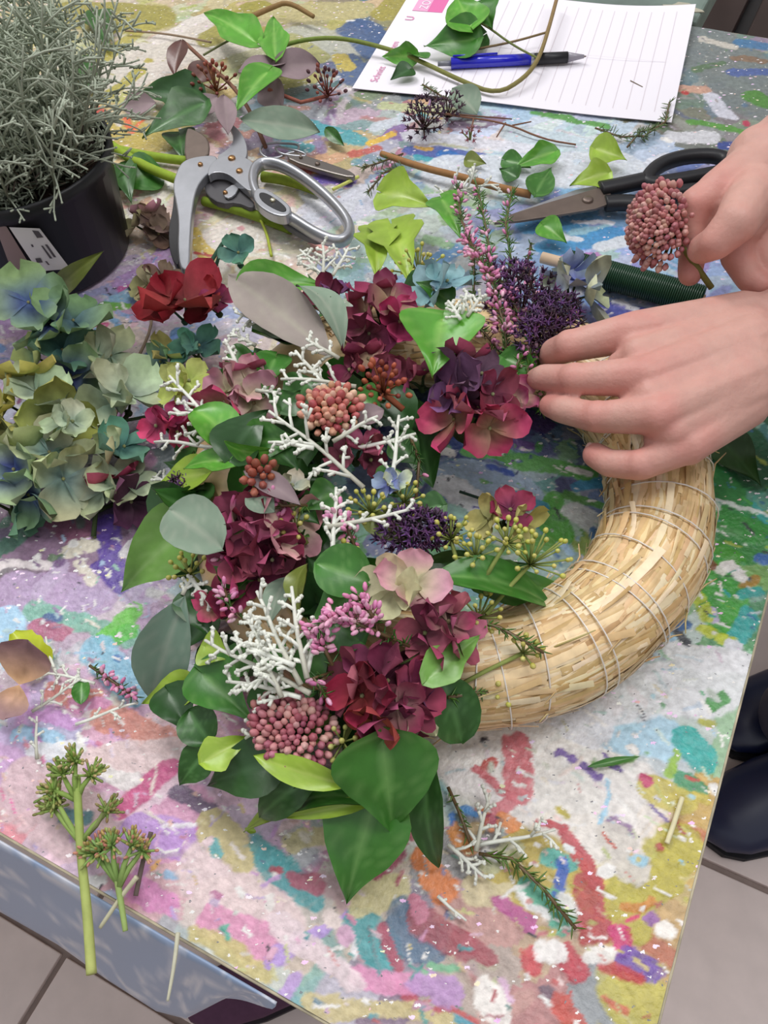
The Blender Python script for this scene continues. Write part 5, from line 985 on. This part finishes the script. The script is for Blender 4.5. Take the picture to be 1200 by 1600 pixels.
loose_leaf('lance', (400, 1300), (382, 1294), 10, .003, .004, 'lime', 0, 'tiny lime leaf tip in front of the wreath', name='leaf_scrap')
loose_leaf('heart', (1130, 690), (1190, 760), 70, .004, .004, 'deep', 0, 'dark ivy leaf on green paint right of the straw ring')
stemthing('dry_stem', [(718, 768, .003), (742, 776, .003), (772, 786, .004)], .0009, (50, 70, 60), 'thin dark stem lying inside the straw ring', 'stem')
stemthing('wire_bit', [(985, 200 - 74, .003), (1004, 200 - 64, .003)], .0005, (120, 104, 90), 'tiny brown thorn lying on the ruled sheet', 'twig')

# ------------------------------------------------------------------ below the table edge
mb = MB(); KX = [(-420,1050,-440,1170),(-120,1232,-135,1352),(0,1301,-12,1418),(124,1373,90,1476),(200,1419,166,1530),(288,1470,244,1580),(340,1503,290,1592),(396,1534,352,1560),(436,1558,430,1563)]
na, nb_ = 64, 16; ks = np.linspace(0, len(KX) - 1, na + 1)
for i in range(na + 1):
    k = [float(np.interp(ks[i], range(len(KX)), [q[n] for q in KX])) for n in range(4)]; dr = float(.16 * min(1, (len(KX) - 1 - ks[i]) / 2 + .1))
    tp = T(W(k[0], k[1], -.004).dot(N1), -.0048, -.004); bt = W(k[2], k[3], -dr)
    for j in range(nb_ + 1):
        t = j / nb_; p = tp.lerp(bt, t) + N2 * (-.0015 * math.sin(t * math.pi) * (1 + math.sin(i * .5 + t * 3))); mb.v.append(tuple(p))
        n_ = float(fbm(np.array([i * .16 + t * .9]), np.array([t * 5.2 - i * .09]), 3, 2)[0]); mb.c.append(mixc(L3((148, 166, 196)), L3((224, 224, 232)), min(1, max(0, 1 - abs(n_ - .42) * 16)) * .8))
for i in range(na):
    for j in range(nb_): q = i * (nb_ + 1) + j; mb.f.append((q, q + 1, q + nb_ + 2, q + nb_ + 1))
M_cloth = mat('oilcloth', attr=True, rough=.4, spec=.4)
oc = mb.build('oilcloth', M_cloth, None); so = oc.modifiers.new('thickness', 'SOLIDIFY'); so.thickness = .0012
tag(oc, 'blue grey marbled oilcloth hanging from the front table edge', 'tablecloth')
# ------------------------------------------------------------------ shoes and the person working at the table
def shoe_geo(mb, toe, heel, w, h, col, sole=(40, 36, 40)):
    toe, heel = Vector(toe), Vector(heel); d = heel - toe; L = d.length; d.normalize(); s = UP.cross(d)
    prof = [(0, .12, .25), (.04, .55, .38), (.12, .82, .5), (.25, .98, .6), (.4, .95, .75), (.55, .8, .98), (.7, .72, 1.05), (.85, .74, 1.05), (.95, .66, 1.0), (1, .4, .9)]
    n = 16; o = len(mb.v)
    for t, ww, hh in prof:
        for j in range(n):
            th = 2 * math.pi * j / n; x = math.cos(th) * w / 2 * ww; z = (math.sin(th) * .5 + .5) ** .8 * h * hh
            mb.v.append(tuple(toe + d * (L * t) + s * x + UP * (.012 + z))); mb.c.append(L3(col))
    for i in range(len(prof) - 1):
        for j in range(n): j2 = (j + 1) % n; mb.f.append((o + i * n + j, o + i * n + j2, o + (i + 1) * n + j2, o + (i + 1) * n + j))
    mb.f.append(tuple(o + j for j in reversed(range(n)))); mb.f.append(tuple(o + (len(prof) - 1) * n + j for j in range(n)))
def sole_geo(mb, toe, heel, w):
    toe, heel = Vector(toe), Vector(heel); d = heel - toe; L = d.length; d.normalize(); s = UP.cross(d); pr = [(0, .1), (.04, .55), (.12, .85), (.25, 1.02), (.4, .98), (.55, .8), (.75, .76), (.92, .7), (1, .4)]
    poly = [toe + d * L * t + s * w / 2 * q + UP * .014 for t, q in pr] + [toe + d * L * t - s * w / 2 * q + UP * .014 for t, q in reversed(pr)]
    mb.prism(poly, .0125)
M_shoe = mat('maroon_suede', (84, 50, 78), rough=.8, noise=.12, nscale=90)
sh = thing('shoe', W(340, 1570, -TZ), 'maroon shoe on the floor under the table edge', 'shoe')
ta, hb = W(286, 1572, -TZ + .02), W(420, 1540, -TZ + .02); ta.z = hb.z = 0.002
hb = ta + (hb - ta).normalized() * .24
mb = MB(); shoe_geo(mb, ta, hb, .07, .055, (84, 50, 78)); mb.build('upper', M_shoe, sh, origin=ta); mb = MB(); sole_geo(mb, ta, hb, .072); mb.build('sole', mat('rubber_sole', (44, 36, 44), rough=.8), sh, smooth=False)

def remesh(caps, voxel, name, mt, parent, smooth_it=6, colf=None, segs=14):
    mb = MB()
    for p, r, q, r2 in caps:
        p, q = Vector(p), Vector(q); d = q - p; L = d.length; dn = d.normalized() if L > 1e-6 else UP; pts = []; rad = []
        for k in range(5): a = math.pi / 2 * (1 - k / 4.0); pts.append(p - dn * r * math.sin(a)); rad.append(max(r * math.cos(a), r * .02))
        for k in range(5): a = math.pi / 2 * k / 4.0; pts.append(q + dn * r2 * math.sin(a)); rad.append(max(r2 * math.cos(a), r2 * .02))
        mb.tube(pts, rad, segs, (.5, .5, .5))
    v = np.array(mb.v); o = Vector(v.mean(0)); me = bpy.data.meshes.new('tmp'); me.from_pydata((v - np.array(o)).tolist(), [], mb.f)
    ob = bpy.data.objects.new('tmp', me); COL.objects.link(ob)
    rm = ob.modifiers.new('r', 'REMESH'); rm.mode = 'VOXEL'; rm.voxel_size = voxel; sm = ob.modifiers.new('s', 'SMOOTH'); sm.factor = .5; sm.iterations = smooth_it
    dg = bpy.context.evaluated_depsgraph_get(); m2 = bpy.data.meshes.new_from_object(ob.evaluated_get(dg)); bpy.data.objects.remove(ob)
    n = len(m2.vertices); co = np.empty(n * 3); m2.vertices.foreach_get('co', co); co = co.reshape(-1, 3) + np.array(o)
    a = m2.attributes.new('Col', 'FLOAT_COLOR', 'POINT'); c = colf(co) if colf else np.tile([.4, .25, .2], (n, 1))
    a.data.foreach_set('color', np.hstack([c, np.ones((n, 1))]).ravel()); m2.polygons.foreach_set('use_smooth', [True] * len(m2.polygons)); m2.materials.clear(); m2.materials.append(mt)
    m2.name = name; r_ = bpy.data.objects.new(name, m2); COL.objects.link(r_); place(r_, o, parent); return r_
mm = lambda x, y, z: W(x, y, z / 1000)
def chain(pts): return [(pts[i][0], pts[i][1] / 1000, pts[i + 1][0], pts[i + 1][1] / 1000) for i in range(len(pts) - 1)]
caps = []
# left hand, palm down on the wreath
w1, w2 = mm(1196, 512, 86), mm(1200, 590, 84)
IM, MM_, RM, PM = mm(988, 519, 94), mm(1012, 588, 99), mm(1026, 648, 96), mm(1078, 694, 85)
PIPs = (mm(890, 541, 83), mm(896, 593, 86), mm(932, 652, 84), mm(1000, 727, 76))
caps += chain([(IM, 11.2), (PIPs[0], 9.0), (mm(866, 550, 71), 8.3), (mm(860, 560, 60), 7)])
caps += chain([(MM_, 11.0), (PIPs[1], 8.5), (mm(850, 590, 74), 7.6), (mm(838, 592, 64), 6.4)])
caps += chain([(RM, 10.4), (PIPs[2], 8.3), (mm(878, 640, 75), 7.5), (mm(860, 634, 68), 6.6)])
caps += chain([(PM, 9.8), (PIPs[3], 8.0), (mm(952, 724, 70), 7.4), (mm(930, 711, 66), 7.0)])
for q, r in zip(PIPs, (9.2, 8.8, 8.6, 8.3)): caps += [(q + UP * .0008, r / 1000, q + UP * .0008 + rt * .001, r / 1000)]
CB = (mm(1160, 500, 90), mm(1168, 540, 93), mm(1168, 588, 91), mm(1162, 630, 84)); MC = (IM, MM_, RM, PM)
for Mc, r, b, rb in zip(MC, (.0114, .0112, .0106, .0100), CB, (.016, .017, .016, .014)): caps += [(Mc, r, b, rb)]
for k in range(3):
    a, b = MC[k].lerp(MC[k + 1], .5) - UP * .0012, CB[k].lerp(CB[k + 1], .5)
    caps += [(a, .0102, b, .016), (MC[k] - UP * .003, .0095, MC[k + 1] - UP * .003, .0092)]
    w_ = MC[k].lerp(PIPs[k], .28).lerp(MC[k + 1].lerp(PIPs[k + 1], .28), .5) - UP * .005; caps += [(w_, .0062, a, .0095)]
caps += [(mm(1060, 560, 84), .012, mm(1160, 560, 84), .018), (mm(1080, 640, 82), .012, mm(1160, 600, 82), .018)]
caps += chain([(mm(1150, 505, 72), 13), (mm(1060, 520, 58), 11), (mm(985, 540, 46), 9.5), (mm(925, 560, 40), 8)])      # thumb, hidden below the index finger
EL_ = Vector((.475, .33, TZ + .16)); ELs = (EL_ - w1).normalized()
caps += [(w1, .0195, w2, .0185), (mm(1160, 500, 86), .0165, w1, .0195), (mm(1160, 622, 82), .015, w2, .0185)]
caps += [(w1, .0195, EL_ + Vector((0, .012, 0)), .038), (w2, .0185, EL_ + Vector((0, -.012, 0)), .038)]
knu = [(IM, .016), (MM_, .016), (RM, .014), (PM, .014), (PIPs[0], .011), (PIPs[1], .011), (PIPs[2], .011), (PIPs[3], .011), (mm(930, 712, 66), .014), (mm(838, 590, 64), .014), (mm(860, 636, 68), .014), (mm(858, 562, 60), .014)]
base_, red_ = lin((206, 160, 148)), lin((204, 132, 124))
def skin_col(pts):
    def f(co):
        k = np.zeros(len(co))
        for p, r in pts: k = np.maximum(k, np.exp(-(((co - np.array(p)) ** 2).sum(1)) / (r * r)))
        n = fbm(co[:, 0] * 90, co[:, 1] * 90, 41)
        k = np.clip(k * .75 + (n - .44) * .6, 0, 1)[:, None]
        return base_ * (1 - k) + red_ * k
    return f
person = thing('person', Vector((.60, .42, 0)), 'person in dark clothes bending over the wreath, holding a pink sedum head', 'person')
remesh(caps, .0012, 'arm', M_skin, person, 7, skin_col(knu))
# right hand holding the sedum head
c2 = []
rw = mm(1204, 262, 126)
RI, RM2 = mm(1122, 300, 128), mm(1142, 330, 122)
ER = Vector((.56, .60, TZ + .24))
c2 += [(rw, .024, ER, .040), (mm(1190, 250, 128), .020, mm(1200, 290, 120), .020)]
c2 += [(rw, .022, RI, .0125), (rw, .022, RM2, .0125), (mm(1190, 300, 116), .018, mm(1160, 350, 112), .013)]
c2 += chain([(RI, 11.5), (mm(1086, 318, 126), 9), (mm(1080, 352, 116), 8.2), (mm(1086, 384, 108), 7.2)])                 # index
c2 += chain([(RM2, 11), (mm(1100, 352, 112), 9), (mm(1082, 396, 102), 8), (mm(1078, 428, 96), 7)])                       # middle
c2 += chain([(mm(1160, 344, 112), 11), (mm(1150, 400, 98), 9), (mm(1172, 436, 90), 8), (mm(1190, 446, 90), 7)])          # ring, curled
c2 += chain([(mm(1180, 340, 108), 10.5), (mm(1190, 392, 98), 8.4), (mm(1208, 424, 92), 7.4), (mm(1220, 436, 92), 6.6)])  # little, curled
c2 += chain([(mm(1178, 300, 130), 15), (mm(1150, 348, 136), 11.5), (mm(1120, 378, 128), 9.4), (mm(1096, 390, 116), 8)])  # thumb on top
kn2 = [(RI, .014), (mm(1086, 318, 126), .012), (mm(1078, 428, 96), .016), (mm(1096, 390, 116), .012), (mm(1120, 378, 128), .012), (mm(1150, 400, 98), .014), (mm(1190, 446, 90), .014)]
remesh(c2, .0013, 'arm', M_skin, person, 7, skin_col(kn2))
M_nail = mat('fingernail', (220, 176, 166), rough=.25, spec=.5)
def nail(p, d, n, w=.0045, l=.006):
    mb = MB(); d = d.normalized(); n = (n - d * n.dot(d)).normalized(); s = d.cross(n); g = []
    for i in range(5):
        for j in range(5):
            u, v = i / 4 - .5, j / 4 - .5; ww = w * (1 - .35 * max(0, u) ** 2 * 4); g.append(p + d * l * 2 * u + s * ww * 2 * v - n * (4 * v * v * .0016))
    mb.add(g, [(i * 5 + j, (i + 1) * 5 + j, (i + 1) * 5 + j + 1, i * 5 + j + 1) for i in range(4) for j in range(4)], (.6, .4, .4)); mb.build('fingernail', M_nail, person)
for a, b, r in ((mm(1120, 378, 128), mm(1096, 390, 116), .0082), (mm(952, 724, 70), mm(930, 712, 66), .0066)):
    d = b - a; n = UP; n = (n - d * (n.dot(d) / d.length_squared)).normalized(); nail(b + n * r * .98, d, n, .0036, .0045)
# clothes
M_navy = mat('navy_cloth', (26, 32, 58), rough=.55, noise=.2, nscale=40, spec=.4); M_sweater = mat('dark_sweater', (58, 56, 66), rough=.9, noise=.15, nscale=60, bump=.6, bscale=300)
left_ = Vector((-.505, -.863, 0)); fwd_ = Vector((-.863, .505, 0)); PVc = Vector((.62, .40, 0))
def pt(l, f, z): return PVc + left_ * l + fwd_ * f + UP * z
LS, RS = pt(.17, -.02, 1.34), pt(-.17, -.02, 1.34)
sw = [(pt(.09, -.04, .92), .115, pt(.10, -.03, 1.2), .115), (pt(-.09, -.04, .92), .115, pt(-.10, -.03, 1.2), .115), (pt(.1, -.03, 1.2), .115, LS, .065), (pt(-.1, -.03, 1.2), .115, RS, .065), (LS, .06, RS, .06), (pt(0, -.03, 1.3), .08, pt(0, 0, 1.42), .058),
      (LS, .062, EL_ + (LS - EL_) * .02, .05), (RS, .062, ER + (RS - ER) * .02, .05), (EL_, .05, EL_ + (w1 - EL_) * .3, .044), (ER, .052, ER + (rw - ER) * .26, .046)]
remesh(sw, .012, 'sweater', M_sweater, person, 4)
remesh([(pt(0, 0, 1.40), .052, pt(0, .03, 1.5), .05), (pt(0, .03, 1.55), .085, pt(0, .05, 1.6), .09), (pt(0, .06, 1.5), .05, pt(0, .08, 1.56), .06), (pt(0, .135, 1.55), .012, pt(0, .15, 1.535), .013), (pt(.085, .03, 1.55), .016, pt(.09, .03, 1.57), .016), (pt(-.085, .03, 1.55), .016, pt(-.09, .03, 1.57), .016)], .007, 'head', M_skin, person, 4, skin_col([(pt(0, .14, 1.545), .03)]))
remesh([(pt(0, 0, 1.62), .098, pt(0, .02, 1.64), .092), (pt(0, -.03, 1.6), .09, pt(0, -.035, 1.5), .075)], .009, 'hair', mat('brown_hair', (70, 48, 36), rough=.6), person, 3)
tr = []
for s, fx_ in ((1, .17), (-1, .11)):
    hip, kn, an = pt(.09 * s, -.04, .92), pt(.10 * s, .0, .50), pt(.105 * s, fx_ - .10, .12)
    tr += [(hip, .105, kn, .068), (kn, .068, an, .056)]
tr += [(pt(.08, -.04, .93), .11, pt(-.08, -.04, .93), .11)]
remesh(tr, .012, 'trousers', M_navy, person, 4)
M_nshoe = mat('navy_leather', (24, 32, 66), rough=.32, spec=.6)
for q0, q1 in ((W(1094, 1312, -TZ + .003), W(1300, 1200, -TZ + .003)), (W(1112, 1160, -TZ + .003), W(1320, 1070, -TZ + .003))):
    mb = MB(); shoe_geo(mb, q0, q0 + (q1 - q0).normalized() * .27, .108, .08, (24, 32, 66)); s_ = mb.build('shoe', M_nshoe, person, origin=q0)
    mb = MB(); sole_geo(mb, q0, q0 + (q1 - q0).normalized() * .27, .108); mb.build('sole', mat('dark_sole', (30, 30, 36), rough=.8), s_, smooth=False)
# the sedum head in the right hand
hs = thing('sedum_flower', mm(1040, 400, 104), 'dusty pink sedum head held between the fingers of the right hand', 'flower')
ax_ = (TOC(mm(1030, 355, 116)) * .75 - rt * .62 + UP * .1).normalized()
budhead('flower_head', hs, mm(1030, 352, 118), 0, 58, 230, [(196, 124, 126), (212, 150, 146), (178, 108, 112), (222, 172, 160)], .0022, 77, stem=[mm(1074, 396, 108), mm(1112, 450, 92)], flat=.75, ax=ax_, stemc=(122, 120, 66))
